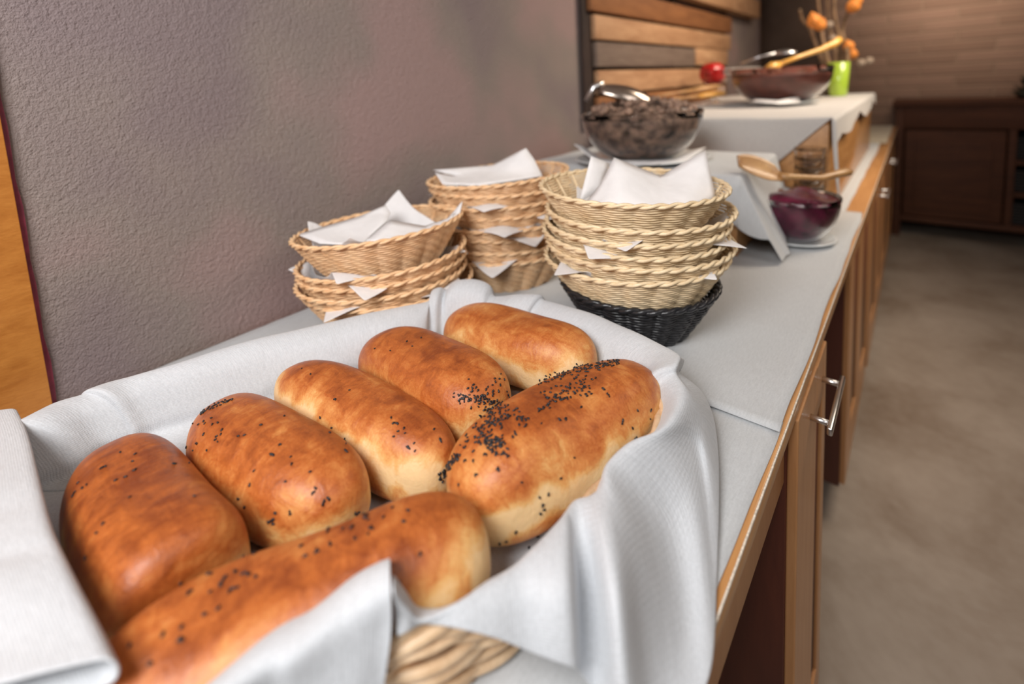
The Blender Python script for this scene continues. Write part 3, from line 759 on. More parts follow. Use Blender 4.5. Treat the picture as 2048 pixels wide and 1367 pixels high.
def sheet(name, polys, label, cat='napkin', thick=.0012, mat=None, sub=2):
    """creased paper: polys = list of lists of world points (fans), welded"""
    vs = []; fs = []
    for P in polys:
        n = len(vs); vs += [tuple(p) for p in P]; fs.append(tuple(range(n, n + len(P))))
    me = mesh(name, vs, fs, False); bm = bmesh.new(); bm.from_mesh(me); bmesh.ops.remove_doubles(bm, verts=bm.verts, dist=1e-4)
    bmesh.ops.triangulate(bm, faces=bm.faces); bmesh.ops.subdivide_edges(bm, edges=bm.edges[:], cuts=3, use_grid_fill=True)
    for _ in range(2): bmesh.ops.smooth_vert(bm, verts=[v for v in bm.verts if not v.is_boundary], factor=.5, use_axis_x=True, use_axis_y=True, use_axis_z=True)
    bmesh.ops.recalc_face_normals(bm, faces=bm.faces)
    bm.to_mesh(me); bm.free(); me.polygons.foreach_set('use_smooth', [True] * len(me.polygons))
    o = link(name, me, mat or M['paper']); s = o.modifiers.new('t', 'SOLIDIFY'); s.thickness = thick; s.offset = 0
    tag(o, label, cat); return o
d0 = depth((RC[0], RC[1], 1.12))
D = lambda x, y, k: PD(x, y, d0 + k)
a_, b_, c_, d_, e_, f_, g_, h_, i_, j_, k_ = D(1160, 418, -.03), D(1182, 312, .03), D(1219, 327, .045), D(1228, 315, .0), D(1321, 352, .02), D(1411, 300, .01), D(1432, 398, -.03), D(1372, 412, -.075), D(1328, 432, -.09), D(1256, 440, -.09), D(1320, 395, -.05)
m_ = D(1240, 380, -.06)
sheet('paper_napkin', [[D(1158, 405, .0), b_, c_, D(1200, 380, .01)], [a_, D(1200, 370, -.02), d_, m_], [a_, m_, j_, D(1175, 430, -.07)], [d_, e_, k_, m_], [m_, k_, i_, j_], [e_, f_, D(1392, 370, -.03), k_], [k_, D(1392, 370, -.03), h_, i_], [f_, g_, h_, D(1392, 370, -.03)]],
      'crumpled white napkin standing up in the top basket of the right stack')
d1 = depth((MC[0], MC[1], 1.11)); D = lambda x, y, k: PD(x, y, d1 + k)
sheet('paper_napkin', [[D(866, 340, .02), D(915, 352, .0), D(1000, 345, -.01), D(985, 330, .03)], [D(985, 330, .03), D(1052, 296, .0), D(1068, 318, -.01), D(1085, 352, -.03), D(1000, 345, -.01)], [D(870, 345, -.03), D(915, 352, .0), D(1000, 345, -.01), D(1085, 352, -.03), D(960, 371, -.09), D(885, 368, -.08)]],
      'folded white napkin with a raised corner on top of the middle stack')
d2 = depth((LC[0], LC[1], 1.05)); D = lambda x, y, k: PD(x, y, d2 + k)
sheet('paper_napkin', [[D(594, 469, .0), D(665, 448, .02), D(700, 475, -.03), D(640, 487, -.06)], [D(665, 448, .02), D(720, 432, .04), D(772, 410, .05), D(781, 425, .03), D(775, 440, .0), D(742, 470, -.04), D(700, 475, -.03)], [D(640, 487, -.06), D(700, 475, -.03), D(742, 470, -.04), D(722, 490, -.08)]],
      'white napkin folded to a blunt peak at the left of the short stack')
sheet('paper_napkin', [[D(722, 489, -.07), D(781, 440, -.0), D(850, 452, .0), D(880, 450, -.03), D(870, 470, -.06), D(800, 487, -.07)], [D(850, 452, .0), D(895, 437, .01), D(925, 402, .02), D(920, 425, .0), D(880, 450, -.03)]],
      'white napkin curling up at the right of the short stack')

# ------------------------------------------------------------------ pallet on the wall
pal = empty('pallet_shelf', (WX, 2.3, 1.2)); tag(pal, 'rustic pallet wood rack of horizontal boards fixed to the wall', 'pallet')
def PB(n, x0, x1, y0, y1, z0, z1, mat, par=pal, b=.003): return MB().box(x0 - WX, x1 - WX, y0 - 2.3, y1 - 2.3, z0 - 1.2, z1 - 1.2, b).build(n, mat, par)
X0, X1 = WX + .022, WX + .042
for z0, z1, ya, yb, mt in [(1.536, 1.63, 1.50, 3.16, 'pal3'), (1.437, 1.524, 1.524, 3.14, 'pal1'), (1.338, 1.428, 1.530, 2.52, 'pal2'), (1.345, 1.432, 2.54, 3.08, 'pal1'), (1.238, 1.325, 1.535, 3.05, 'pal1'), (1.14, 1.228, 1.53, 3.05, 'pal3')]:
    PB('slat', X0, X1, ya, yb, z0, z1, M[mt])
PB('gap_shade_board', WX + .001, WX + .010, 1.50, 3.12, 1.13, 1.64, M['paldark'])  # added near-black sheet, stands in for the shade between the slats
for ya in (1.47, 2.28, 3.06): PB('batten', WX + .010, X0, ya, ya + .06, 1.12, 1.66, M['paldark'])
PB('upper_board', WX + .001, WX + .07, 1.9, 3.72, 1.665, 1.78, M['pal1'])

# ------------------------------------------------------------------ risers
def drape(name, x0, x1, y0, y1, z, f_front, f_right, label, mat=None, n=56):
    """cloth over a box: flat top plus front (-y) and right (+x) drops; f_*(t)=hem drop along the edge"""
    pts = []; uvs = []
    L = x1 - x0; Wy = y1 - y0; ext = .36
    us = np.concatenate([np.linspace(0, L, 24), L + np.linspace(.004, 1, 26) * ext]); vs_ = np.concatenate([-np.linspace(1, .004, 26) * ext, np.linspace(0, Wy, 24)])
    Rw = []
    for v in vs_:
        row = []
        for u in us:
            du = max(0, u - L); dv = max(0, -v)
            tx = min(1, max(0, u / L)); ty = min(1, max(0, v / Wy))
            hf, hr = f_front(tx), f_right(ty)
            x = x0 + min(u, L); y = y0 + max(v, 0); zz = z
            if dv > 0 and du <= 0:
                d = dv / ext * hf; y -= min(d, .010) * .9 + .006 * math.sin(u * 26 + 1) * min(1, d * 8); zz -= max(0, d - .004)
            elif du > 0 and dv <= 0:
                d = du / ext * hr; x += min(d, .010) * .9 + .005 * math.sin(v * 22) * min(1, d * 8); zz -= max(0, d - .004)
            elif du > 0 and dv > 0:
                m = max(du, dv) / ext; ang = math.atan2(du, dv); f = ang / (PI / 2)
                tail = hf * (1 - f) + hr * f + (.20 if TAIL[0] else 0) * math.sin(PI * f)
                d = m * tail; x += min(d, .010) * math.sin(ang) + .06 * d * math.sin(PI * f); y -= min(d, .010) * math.cos(ang) - 0; zz -= max(0, d - .004)
            row.append((x, y, zz + .0008 * math.sin(u * 31 + v * 17)))
        Rw.append(row)
    o = uvgrid(name, np.array(Rw), mat or M['table'], .0016, 1); tag(o, label, 'cloth'); return o
TAIL = [0]
TB = T + .006
def crate(x0, x1, y0, y1, z1, label):
    t = empty('wooden_riser', ((x0 + x1) / 2, (y0 + y1) / 2, TB)); tag(t, label, 'riser')
    cx_, cy_ = (x0 + x1) / 2, (y0 + y1) / 2
    def Q(n, a, b, c, d, e, f, m): MB().box(a - cx_, b - cx_, c - cy_, d - cy_, e - TB, f - TB, .002).build(n, m, t)
    th = .018
    Q('top_panel', x0, x1, y0, y1, z1 - th, z1, M['top'])
    Q('front_panel', x0, x1, y0, y0 + th, TB, z1 - th, M['top']); Q('back_panel', x0, x1, y1 - th, y1, TB, z1 - th, M['top'])
    Q('side_panel', x0, x0 + th, y0 + th, y1 - th, TB, z1 - th, M['top']); Q('side_panel', x1 - th, x1, y0 + th, y1 - th, TB, z1 - th, M['top'])
    return t
ZL, ZH = 1.055, 1.15
def lowcloth(label, mat):
    x0, x1, y0, y1, z = -.868, -.297, 1.117, 1.468, ZL + .002
    nu, nv = 60, 60; A = np.zeros((nv, nu, 3))
    for j in range(nv):
        for i in range(nu):
            u = i / (nu - 1) * 1.55; v = j / (nv - 1) * 1.45 - .45       # u>1 right drop, v<0 front drop
            x = x0 + (x1 - x0) * min(u, 1); y = y0 + (y1 - y0) * max(v, 0)
            du, dv = max(0, u - 1) / .55, max(0, -v) / .45
            hf = .115 + .02 * math.sin(u * 6); hr = .182 - .04 * max(0, v)
            if du > 0 and dv > 0:
                d = max(dv * hf, du * hr) if du < dv else du * hr + (dv) * .0 
                zz = z - min(d, hr)
                x += du * .085; y -= dv * .03 * (1 - du); y += .09 * du * (1 - dv) * .5
            elif du > 0:
                zz = z - du * hr; x += du * .085 * math.exp(-v * 1.2) + .008 * du; y += .05 * du * math.exp(-v * 2)
            elif dv > 0:
                zz = z - dv * hf; y -= .012 * min(1, dv * 5) + .01 * dv
            else: zz = z
            A[j, i] = (x, y, zz + .0008 * math.sin(u * 21 + v * 13))
    o = uvgrid('riser_cloth', A, mat, .0016, 1); tag(o, label, 'cloth')
crate(-.86, -.305, 1.125, 1.46, ZL, 'low wooden riser box under the crumble bowl, corner bare below its cloth')
lowcloth( 'white cloth draped over the low riser in front of the purple salad', M['table'])
TAIL[0] = 1
crate(-.86, -.185, 1.56, 3.05, ZH, 'tall wooden riser box under the mousse bowl, side bare below its cloth')
drape('riser_cloth', -.868, -.177, 1.552, 3.058, ZH + .002, lambda t: .235 if t < .66 else .235 * (1 - (t - .66) / .34) + .004, lambda t: .03 + .05 * abs(math.sin(t * 7)) + .05 * max(0, 1 - t * 12), 'white cloth draped over the tall riser under the mousse bowl', M['risercloth'])

# ------------------------------------------------------------------ bowls and food
def bowl(name, c, R, H, label, lip=.009, th=.0028, cat='bowl', ring=True, mat=None):
    t = empty(name, c); tag(t, label, cat)
    out = []; n = 14
    for i in range(n + 1):
        f = i / n; r = R * (.42 + .58 * math.sin(f * PI / 2) ** .9); z = H * f ** 1.35; out.append((r, z))
    prof = [(0, 0), (R * .40, 0)] + out
    if ring:
        prof += [(R + .0015, H + .002), (R + .002, H + lip), (R + .0005, H + lip + .001)]; top = H + lip + .001
    else: prof += [(R + .002, H + .002)]; top = H + .002
    inner = [(R - th, top - .001), (R - th, H)] + [(max(0, r - th), z + th * (1 - z / H * .5)) for r, z in out[::-1]] + [(0, th)]
    MB().lathe(prof + inner, 64).build('glass_body' if mat is None else 'body', mat or M['glass'], t, weld=True)
    return t, out
def fill(name, c, R, H, lvl, mat, label, cat, seed, amp=.012, dome=.02, th=.0040):
    n = 14; prof = []
    for i in range(n + 1):
        f = i / n * lvl; r = R * (.42 + .58 * math.sin(f * PI / 2) ** .9) - th; z = H * f ** 1.35 + th * .9; prof.append((r, z))
    rt, zt = prof[-1]
    m = MB(); nt_ = 72; rings = [(0.0, prof[0][1])] + prof + [(rt * (1 - k / 12), zt) for k in range(1, 12)] + [(.0, zt)]
    vs = []; r_ = np.random.default_rng(seed); ks = r_.uniform(-60, 60, (8, 2)); ph = r_.uniform(0, 6.28, 8)
    for i in range(nt_):
        a = 2 * PI * i / nt_
        for q, (r, z) in enumerate(rings):
            x, y = r * math.cos(a), r * math.sin(a); zz = z
            if q > n + 1:
                w = (1 - r / rt); nzv = sum(math.sin(x * k[0] + y * k[1] + p) for k, p in zip(ks, ph)) / 4
                zz = z + dome * (1 - (r / rt) ** 2) + amp * nzv * min(1, w * 5)
            vs.append((x, y, zz))
    L = len(rings); fs = [(i * L + k, ((i + 1) % nt_) * L + k, ((i + 1) % nt_) * L + k + 1, i * L + k + 1) for i in range(nt_) for k in range(L - 1)]
    m.add(vs, fs); o = m.build(name, mat, weld=True); o.location = c; tag(o, label, cat, None, 'stuff'); return o
def plate(name, c, R, label, sx=1, sy=1, rz=0, h=.014, mat=None):
    o = MB().lathe([(0, 0), (R * .6, 0), (R * .68, .003), (R * .97, h - .003), (R, h - .001), (R * .99, h + .001), (R * .95, h), (R * .66, .006), (0, .004)], 64, sx=sx, sy=sy).build(name, mat or M['porcelain'], weld=True)
    o.location = c; o.rotation_euler = (0, 0, rz); tag(o, label, 'plate'); return o
# crumble bowl
cb = PZ(1283, 312, ZL + .018); print('crumble', cb, depth(cb))
wcb = 238 / FPX * depth(cb) / 2
plate('platter', (cb[0], cb[1], ZL + .004), .175, 'white oval platter under the bowl of chocolate crumble', 1.05, .82, AX)
bowl('glass_bowl', (cb[0], cb[1], ZL + .012), wcb * .97, .120, 'clear glass bowl full of chocolate crumble on the low riser')
fill('chocolate_crumble', (cb[0], cb[1], ZL + .0122), wcb * .97, .120, .93, M['crumble'], 'dark chocolate crumble heaped in the glass bowl behind the basket stacks', 'dessert', 4, .014, .040)
mbc = MB()
for i in range(150):
    a, r = rng.uniform(0, 6.28), wcb * .86 * math.sqrt(rng.uniform(0, 1)); s = rng.uniform(.003, .012)
    bm = bmesh.new(); bmesh.ops.create_icosphere(bm, subdivisions=1, radius=s)
    c0 = Vector((r * math.cos(a), r * math.sin(a), .124 + .040 * (1 - (r / wcb) ** 2)))
    for v in bm.verts: v.co = v.co * rng.uniform(.7, 1.2) + c0
    bm.verts.index_update(); mbc.add([v.co[:] for v in bm.verts], [[v.index for v in f.verts] for f in bm.faces]); bm.free()
o = mbc.build('crumble_pieces', M['crumb2']); o.location = (cb[0], cb[1], ZL + .012); tag(o, 'brown crumble pieces scattered over the crumble bowl', 'dessert', None, 'stuff')
dn = depth(cb)
D = lambda x, y, k: PD(x, y, dn + k)
sheet('paper_napkin', [[D(1148, 288, -.02), D(1165, 290, .02), D(1200, 318, .0), D(1195, 326, -.05)], [D(1200, 318, .0), D(1195, 326, -.05), D(1300, 329, -.16), D(1280, 322, -.12)], [D(1300, 329, -.16), D(1280, 322, -.12), D(1350, 318, -.08), D(1370, 325, -.1)], [D(1350, 318, -.08), D(1370, 325, -.1), D(1412, 294, -.02), D(1385, 300, .02)]],
      'crumpled white napkin between the platter and the crumble bowl')
# steel serving scoop in the crumble
M['bronze'] = simple('dull_steel', (.50, .43, .38), .22, 1, nscale=20, namt=.15)
sc = empty('serving_scoop', (cb[0], cb[1], ZL + .13)); tag(sc, 'shiny steel serving scoop resting on the chocolate crumble', 'scoop')
vs = []; fs = []; nu, nv = 14, 24
pc = np.array(PD(1255, 205, dn - .02)) - np.array([cb[0], cb[1], ZL + .13])
Rv, Uv = np.array(RIGHT), np.array([0, 0, 1.0]); Bv = np.cross(Rv, Uv)
ax = Rv * .93 - Uv * .30; ax /= np.linalg.norm(ax); up_ = np.cross(Bv, ax); up_ = up_ if up_[2] > 0 else -up_
for i in range(nu + 1):
    f = i / nu; w = math.sin(PI * min(f * .82 + .1, 1)) ** .6
    for j in range(nv + 1):
        a = PI * j / nv
        vs.append(pc + ax * (f - .5) * .175 + Bv * math.cos(a) * .045 * w + up_ * math.sin(a) * .042 * w)
for i in range(nu):
    for j in range(nv): fs.append((i * (nv + 1) + j, i * (nv + 1) + j + 1, (i + 1) * (nv + 1) + j + 1, (i + 1) * (nv + 1) + j))
o = link('scoop_bowl', mesh('scoop_bowl', vs, fs), M['bronze'], sc); s = o.modifiers.new('t', 'SOLIDIFY'); s.thickness = .0015
p0 = pc - ax * .08; MB().tube([p0 + up_ * .03, p0 - ax * .02 + up_ * .012, p0 - ax * .028 - up_ * .03], [.008, .009, .007], 12).build('handle', M['chrome'], sc)

# purple salad bowl
pb = PZ(1592, 470, T + .02); wpb = 158 / FPX * depth(pb) / 2; print('purple', pb, wpb)
plate('saucer', (pb[0], pb[1], TB + .001), .085, 'small white saucer beneath the purple beet salad bowl')
bowl('glass_bowl', (pb[0], pb[1], TB + .008), wpb * .93, .098, 'round glass bowl of purple beet salad near the table edge')
fill('beet_salad', (pb[0], pb[1], TB + .0082), wpb * .93, .098, .99, M['beet'], 'dark purple beet salad in the glass bowl', 'salad', 9, .008, .016)
# wooden spoon lying over the salad bowl
A_, B_, C_, D__ = PZ(1478, 326, 1.082), PZ(1560, 352, 1.05), PZ(1640, 356, 1.038), PZ(1700, 342, 1.045)
sp = empty('wooden_spoon', tuple(C_)); tag(sp, 'broad wooden serving spoon lying across the purple salad bowl', 'spoon')
def rel(p): return np.array(p) - C_
MB().tube([rel(B_ * (1 - f) + C_ * f) for f in np.linspace(.0, 1, 5)] + [rel(C_ * (1 - f) + D__ * f) for f in (.3, .6, .9, 1)], [.008, .0075, .007, .007, .0075, .008, .009, .010, .006], 10, flat=1.4).build('handle', M['spoonwood'], sp)
vs = []; fs = []; ax = (B_ - A_); Ls = np.linalg.norm(ax); ax /= Ls; sd = np.cross(ax, [0, 0, 1]); sd /= np.linalg.norm(sd); sd = sd + np.array([0, 0, 1]) * (-.9 if sd[1] < 0 else .9); sd /= np.linalg.norm(sd)
for i in range(17):
    f = i / 16; w = .030 * math.sin(PI * (f * .9 + .06)) ** .55
    for j in range(13):
        g = j / 6 - 1; vs.append(rel(A_) + ax * f * Ls * 1.06 + sd * g * w + np.array([0, 0, 1]) * (.012 * g * g - .004) * (1 if f < .9 else .4))
for i in range(16):
    for j in range(12): fs.append((i * 13 + j, i * 13 + j + 1, (i + 1) * 13 + j + 1, (i + 1) * 13 + j))
o = link('spoon_head', mesh('spoon_head', vs, fs), M['spoonwood'], sp); s = o.modifiers.new('t', 'SOLIDIFY'); s.thickness = .004

# small glass bowls nested beside the tall riser
gb = np.array([-.222, 1.505]); NG = 7
gp = None
for i in range(NG):
    if i == 0:
        gp, _ = bowl('dessert_glass', (gb[0], gb[1], TB), .036, .045, '', .004, .003, 'glass', True); bpy.context.view_layer.update(); kids(gp); g = gp
    else: g = copy_tree(gp)
    g.location = (gb[0], gb[1], TB + .001 + .026 * i)
    g['label'] = 'small clear dessert glass in the nested pile by the tall riser, %s' % ['lowest', 'second from the table', 'third from the table', 'in the middle', 'third from the top', 'second from the top', 'uppermost'][i]; g['group'] = 'nested dessert glasses'; g['category'] = 'glass'

# mousse bowl on the tall riser
mc = PZ(1560, 205, ZH + .012); dm = depth(mc); wm = 186 / FPX * dm / 2; print('mousse', mc, wm, dm)
plate('plate', (mc[0], mc[1], ZH + .004), wm * .74, 'white plate under the large bowl of chocolate mousse')
bowl('glass_bowl', (mc[0], mc[1], ZH + .013), wm * .95, .118, 'large clear glass bowl of chocolate mousse on the tall riser', .018)
fill('chocolate_mousse', (mc[0], mc[1], ZH + .0132), wm * .95, .118, .93, M['mousse'], 'dark chocolate mousse in the large glass bowl on the tall riser', 'dessert', 12, .012, .014)
D = lambda x, y, k: PD(x, y, dm + k)
sheet('paper_napkin', [[D(1500, 203, -.1), D(1560, 208, -.19), D(1555, 201, -.17), D(1510, 198, -.1)], [D(1560, 208, -.19), D(1600, 206, -.14), D(1598, 193, -.12), D(1555, 201, -.17)]], 'small white napkin on the plate below the mousse bowl')
sl = empty('bamboo_spoon', tuple(PD(1600, 112, dm))); tag(sl, 'bright bamboo spoon handle leaning out of the mousse bowl', 'spoon')
o0 = np.array(sl.location)
MB().tube([PD(1560, 128, dm - .02) - o0, PD(1600, 113, dm) - o0, PD(1640, 100, dm) - o0, PD(1668, 88, dm) - o0, PD(1680, 78, dm) - o0], [.010, .009, .011, .016, .013], 10).build('handle', M['brightwood'], sl)
MB().tube([PD(1535, 140, dm - .03) - o0, PD(1545, 135, dm - .03) - o0, PD(1560, 128, dm - .02) - o0], [.018, .022, .012], 12).build('head', M['brightwood'], sl)
b2 = PZ(1505, 168, ZH + .01) 
b2 = np.array([mc[0] - .24, mc[1] + .22, 0]); 
bowl('glass_bowl', (b2[0], b2[1], ZH + .004), .13, .14, 'empty looking clear glass bowl standing behind the mousse bowl', .018)
# steel ladle behind
ld = empty('steel_ladle', tuple(PD(1570, 108, dm + .1))); tag(ld, 'steel serving spoon with a rounded bowl over the mousse', 'spoon'); o0 = np.array(ld.location)
mbl = MB(); vs = []; fs = []
for i in range(13):
    for j in range(17):
        a, f = 2 * PI * j / 16, PI / 2 * i / 12; vs.append((.042 * math.sin(f) * math.cos(a), .03 * math.sin(f) * math.sin(a), .018 * math.cos(f)))
for i in range(12):
    for j in range(16): fs.append((i * 17 + j, i * 17 + j + 1, (i + 1) * 17 + j + 1, (i + 1) * 17 + j))
o = link('spoon_bowl', mesh('spoon_bowl', vs, fs), M['chrome'], ld); s = o.modifiers.new('t', 'SOLIDIFY'); s.thickness = .002
MB().tube([(.0, 0, .012), (-.09, -.03, -.004), (-.16, -.05, -.03)], .005, 8).build('handle', M['chrome'], ld)
# long wooden spatulas in front of the pallet
zt = ZH + .035
for (xa, ya, xb, yb, lab, kk, mt) in [(1312, 192, 1440, 172, 'long wooden spatula pointing at the red fruit, upper of two', .03, 'spoonwood'), (1330, 200, 1450, 186, 'long orange toned wooden spatula beside the mousse bowl, lower of two', 0, 'spoonwood')]:
    dA = 1.95; pA, pB = np.array(PD(xa, ya, dA + kk)), np.array(PD(xb, yb, dA + .12 + kk)); t = empty('wooden_spatula', tuple(pA)); tag(t, lab, 'spatula')
    q = pB - pA
    MB().tube([q * f for f in np.linspace(0, .55, 5)], [.005, .006, .006, .006, .007], 8, flat=1.5).build('handle', M[mt], t)
    MB().tube([q * f for f in np.linspace(.54, 1, 7)], [.007, .010, .013, .014, .014, .012, .006], 12, flat=2.2).build('blade', M['brightwood' if kk == 0 else mt], t)
o = plate('tray', tuple(PZ(1440, 212, ZH + .003)), .12, 'flat white tray beneath the wooden spatulas', 1.3, .8, AX, .008)
# red fruit
rp = np.array(PD(1425, 147, 2.25)); rad_ = 24 / FPX * 2.25
rf = empty('red_fruit', tuple(rp)); tag(rf, 'shiny round red fruit between the pallet boards and the mousse bowl', 'fruit')
bm = bmesh.new(); bmesh.ops.create_uvsphere(bm, u_segments=32, v_segments=20, radius=rad_)
for v in bm.verts:
    a = math.atan2(v.co.y, v.co.x); r = 1 + .05 * math.cos(5 * a); v.co.x *= r; v.co.y *= r
    if v.co.z > 0: v.co.z -= .25 * rad_ * math.exp(-(v.co.x ** 2 + v.co.y ** 2) / (rad_ * .3) ** 2)
me = bpy.data.meshes.new('flesh'); bm.to_mesh(me); bm.free(); me.polygons.foreach_set('use_smooth', [True] * len(me.polygons)); link('flesh', me, M['red'], rf)
MB().tube([(0, 0, rad_ * .7), (.004, 0, rad_ * .95), (.01, .004, rad_ * 1.2)], [.004, .003, .0035], 8).build('stem', M['branch'], rf)
hgt = rp[2] - rad_ - (ZH + .004)
if hgt > 0:
    st = MB().lathe([(0, 0), (.035, 0), (.036, .004), (.008, .01), (.007, hgt * .7), (.03, hgt - .004), (.034, hgt + .01), (.031, hgt + .01), (.027, hgt - .001), (0, hgt - .001)], 40).build('footed_glass', M['glass'], weld=True)
    st.location = (rp[0], rp[1], ZH + .004); tag(st, 'clear footed glass carrying the red fruit', 'glass')

# green tumbler
gr = PZ(1676, 192, ZH + .003); dg_ = depth(gr); rg = 19 / FPX * dg_; hg = 66 / FPX * dg_
o = MB().lathe([(0, 0), (rg * .72, 0), (rg * .8, .004), (rg, hg), (rg - .003, hg + .001), (rg - .005, hg), (rg * .75, .012), (0, .012)], 40).build('green_tumbler', simple('lime_green_glass', (.42, .62, .06), .2, nscale=10, namt=.2, coat=.5), weld=True)
o.location = (gr[0], gr[1], ZH + .004); tag(o, 'lime green tumbler behind the mousse bowl on the tall riser', 'tumbler')
# dried branches in a vase
vp = PZ(1690, 186, ZH + .003); print('vase', vp, depth(vp))
vp = np.array([-.33, 2.86, ZH + .004]); dv = depth(vp)
va = empty('branch_vase', tuple(vp)); tag(va, 'slim grey vase with dried branches and orange lantern husks', 'vase')
MB().lathe([(0, 0), (.035, 0), (.045, .03), (.04, .07), (.025, .11), (.022, .13), (.026, .14), (.022, .14), (.018, .13), (0, .12)], 40).build('vase_body', simple('grey_glaze', (.22, .17, .13), .4, nscale=20, namt=.2), va, weld=True)
def rv(x, y, k=0): return PD(x, y, dv + k) - vp
for P in [[(1668, 160), (1672, 110), (1660, 60), (1655, 0), (1650, -60)], [(1668, 160), (1690, 100), (1685, 60), (1700, 10), (1710, -50)], [(1668, 160), (1640, 110), (1622, 60), (1605, 40), (1600, 20)], [(1668, 160), (1700, 110), (1712, 120), (1735, 125)], [(1668, 160), (1650, 100), (1640, 40), (1632, -40)], [(1668, 160), (1680, 90), (1668, 20), (1675, -50)], [(1668,160),(1695,120),(1690,80),(1705,95)]]:
    pts = cr(np.array([rv(x, y, .05 * math.sin(x)) for x, y in P]), 5, 0); MB().tube(list(pts), list(np.linspace(.011, .006, len(pts))), 7).build('branch', M['branch'], va)
lm = MB()
prof = [(0, -.03), (.012, -.027), (.024, -.012), (.026, .004), (.018, .02), (.007, .032), (0, .04)]
for (x, y, s) in [(1628, 42, 1.5), (1640, 50, 1.2), (1706, 12, 1.4), (1712, 2, 1.2), (1697, 92, 1.1), (1704, 108, 1.1), (1662, -30, 1.2)]:
    p = rv(x, y, -.03); mb = MB().lathe([(r * s * .82, z * s * .82) for r, z in prof], 20)
    mb.v = [((1 + .12 * math.cos(5 * math.atan2(v[1], v[0] + 1e-9))) * v[0], (1 + .12 * math.cos(5 * math.atan2(v[1], v[0] + 1e-9))) * v[1], v[2]) for v in mb.v]
    o = mb.build('lantern_husk', M['lantern'], va, weld=True); o.location = p; o.rotation_euler = (.4 * math.sin(x), .5 * math.cos(y), 0)
for (x, y) in [(1658, 50), (1722, 126), (1665, 78), (1738, 122)]:
    mb = MB(); bm = bmesh.new(); bmesh.ops.create_icosphere(bm, subdivisions=2, radius=.02)
    for v in bm.verts: v.co *= 1 + .12 * math.sin(40 * v.co.x / .02) * math.cos(7 * v.co.z / .02)
    bm.verts.index_update(); mb.add([v.co[:] for v in bm.verts], [[v.index for v in f.verts] for f in bm.faces]); bm.free()
    o = mb.build('seed_head', simple('grey_seed_head', (.33, .25, .19), .7), va); o.location = rv(x, y)

# ------------------------------------------------------------------ sideboard at the back
SY = 4.55; x0s, x1s = -.125, 1.30; HS = 1.02
sb = empty('sideboard', ((x0s + x1s) / 2, SY, 0)); tag(sb, 'dark wooden sideboard with open shelves against the brick wall', 'sideboard')
cxs = (x0s + x1s) / 2
def SB(n, a, b, c, d, e, f, m, par=sb, bv=.004): return MB().box(a - cxs, b - cxs, c - SY, d - SY, e, f, bv).build(n, m, par)
xd = .47
SB('top', x0s - .02, x1s + .02, SY - .02, SY + .42, HS - .035, HS, M['sideb'])
SB('side_panel', x0s, x0s + .05, SY, SY + .4, .0, HS - .035, M['sideb']); SB('side_panel', x1s - .05, x1s, SY, SY + .4, 0, HS - .035, M['sideb'])
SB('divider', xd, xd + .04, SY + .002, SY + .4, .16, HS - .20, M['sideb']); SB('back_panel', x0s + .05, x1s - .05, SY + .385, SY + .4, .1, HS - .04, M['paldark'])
SB('frieze', x0s + .05, x1s - .05, SY, SY + .03, HS - .20, HS - .035, M['sideb'])
SB('shelf', x0s + .05, x1s - .05, SY + .001, SY + .385, .12, .16, M['sideb'])
for z in (.36, .58): SB('shelf', xd + .04, x1s - .05, SY + .005, SY + .385, z, z + .03, M['sideb'])
dr = SB('door', x0s + .06, xd - .01, SY - .004, SY + .02, .17, HS - .21, M['sideb'])
mb = MB(); mb.box(x0s + .12 - cxs, xd - .07 - cxs, -.012, -.003, .23, HS - .27, .003); mb.build('raised_panel', M['sideb'], dr)
k_ = 0
for z, lb in ((.16, 'bottom shelf'), (.39, 'middle shelf'), (.61, 'top shelf')):
    for xx in (.60, .95):
        w = .15; h = .15
        mb = MB()
        for r in range(7):
            P = [(sx_ * (w if abs(a_) else 0), 0, 0) for sx_, a_ in []]
            pts = []
            for i in range(48):
                t = 2 * PI * i / 48; n_ = .35; c, s = math.cos(t), math.sin(t)
                pts.append(((w + .004 * math.cos(i * PI / 2 + r * PI)) * math.copysign(abs(c) ** n_, c), .14 * math.copysign(abs(s) ** n_, s), .012 + r * .021))
            mb.tube(pts, .0115, 5, True)
        mb.box(-w, w, -.13, .13, 0, .01)
        o = mb.build('storage_basket', M['darkbasket']); o.location = (xx + .02, SY + .19, z + .001); tag(o, 'dark woven storage basket on the %s of the sideboard, %s' % (lb, 'beside the door' if xx < .8 else 'farther from the door'), 'basket', 'dark baskets in the sideboard')
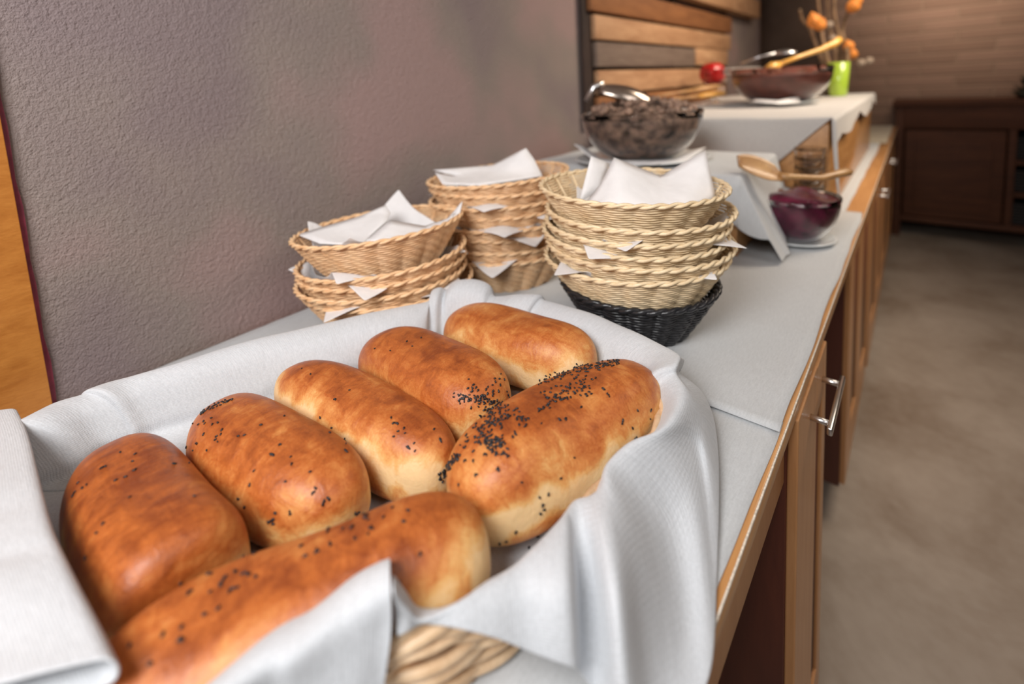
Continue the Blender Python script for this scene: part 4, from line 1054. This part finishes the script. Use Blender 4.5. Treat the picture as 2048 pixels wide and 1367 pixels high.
# ornament with dark leaves on the sideboard
pl = empty('potted_plant', (.59, SY + .15, HS + .001)); tag(pl, 'small dark leafy plant in a low bowl on the sideboard', 'plant')
MB().lathe([(0, 0), (.07, 0), (.11, .05), (.10, .052), (.065, .01), (0, .01)], 32).build('bowl', simple('dull_green_glaze', (.06, .06, .045), .4), pl, weld=True)
mb = MB()
for i in range(40):
    a = rng.uniform(0, 6.28); el = rng.uniform(.5, 1.4); L = rng.uniform(.09, .19); w = rng.uniform(.012, .02)
    d = Vector((math.cos(a) * math.cos(el), math.sin(a) * math.cos(el), math.sin(el))); s = d.cross(Vector((0, 0, 1))).normalized() * w
    b0 = Vector((math.cos(a) * .03, math.sin(a) * .03, .02)); m1 = b0 + d * L * .5 + Vector((0, 0, .01)); e1 = b0 + d * L - Vector((0, 0, .02))
    mb.add([b0, m1 + s, e1, m1 - s, m1 + Vector((0, 0, -.004))], [(0, 4, 1), (1, 4, 2), (2, 4, 3), (3, 4, 0)])
mb.build('leaves', M['greendeco'], pl)

# ------------------------------------------------------------------ lights and camera
def area(name, loc, target, size, energy, col, sy=None):
    l = bpy.data.lights.new(name, 'AREA'); l.energy = energy; l.size = size; l.color = col
    if sy: l.shape = 'RECTANGLE'; l.size_y = sy
    o = bpy.data.objects.new(name, l); COL.objects.link(o); o.location = loc
    o.rotation_euler = (Vector(target) - Vector(loc)).to_track_quat('-Z', 'Y').to_euler(); return o
area('ceiling_bounce', (-.12, -.62, 1.92), (-.55, .6, .9), .6, 24, (1, .985, .97))
area('window_light', (1.4, .3, 2.3), (-.6, .7, .9), 1.0, 10, (1, .93, .87))
l_ = area('room_lamp', (.5, 2.2, 2.5), (-.6, 2.3, 1.1), .9, 21, (1, .84, .66)); l_.data.spread = math.radians(110)
l_ = area('back_wall_fill', (.2, 4.1, 2.35), (.2, 5.0, 1.9), .6, 6, (1, .80, .62)); l_.data.spread = math.radians(100)  # added fill to brighten the back wall, not an actual lamp
w = bpy.data.worlds.new('World'); bpy.context.scene.world = w; w.use_nodes = True
w.node_tree.nodes['Background'].inputs[0].default_value = (.9, .85, .8, 1); w.node_tree.nodes['Background'].inputs[1].default_value = .13

cam = bpy.data.cameras.new('Camera'); co = bpy.data.objects.new('Camera', cam); COL.objects.link(co)
cam.sensor_width = 36; cam.lens = FPX / 2048 * 36; cam.shift_y = -(683.5 - CY) / 2048; cam.clip_start = .02
Mx = Matrix([[*ROT[0], CAM[0]], [*ROT[1], CAM[1]], [*ROT[2], CAM[2]], [0, 0, 0, 1]]); co.matrix_world = Mx
cam.dof.use_dof = True; cam.dof.focus_distance = .56; cam.dof.aperture_fstop = 2.0
sc_ = bpy.context.scene; sc_.camera = co
sc_.view_settings.view_transform = 'Standard'; sc_.view_settings.look = 'None'; sc_.view_settings.gamma = 1; sc_.view_settings.exposure = 0
sc_.view_settings.use_curve_mapping = False
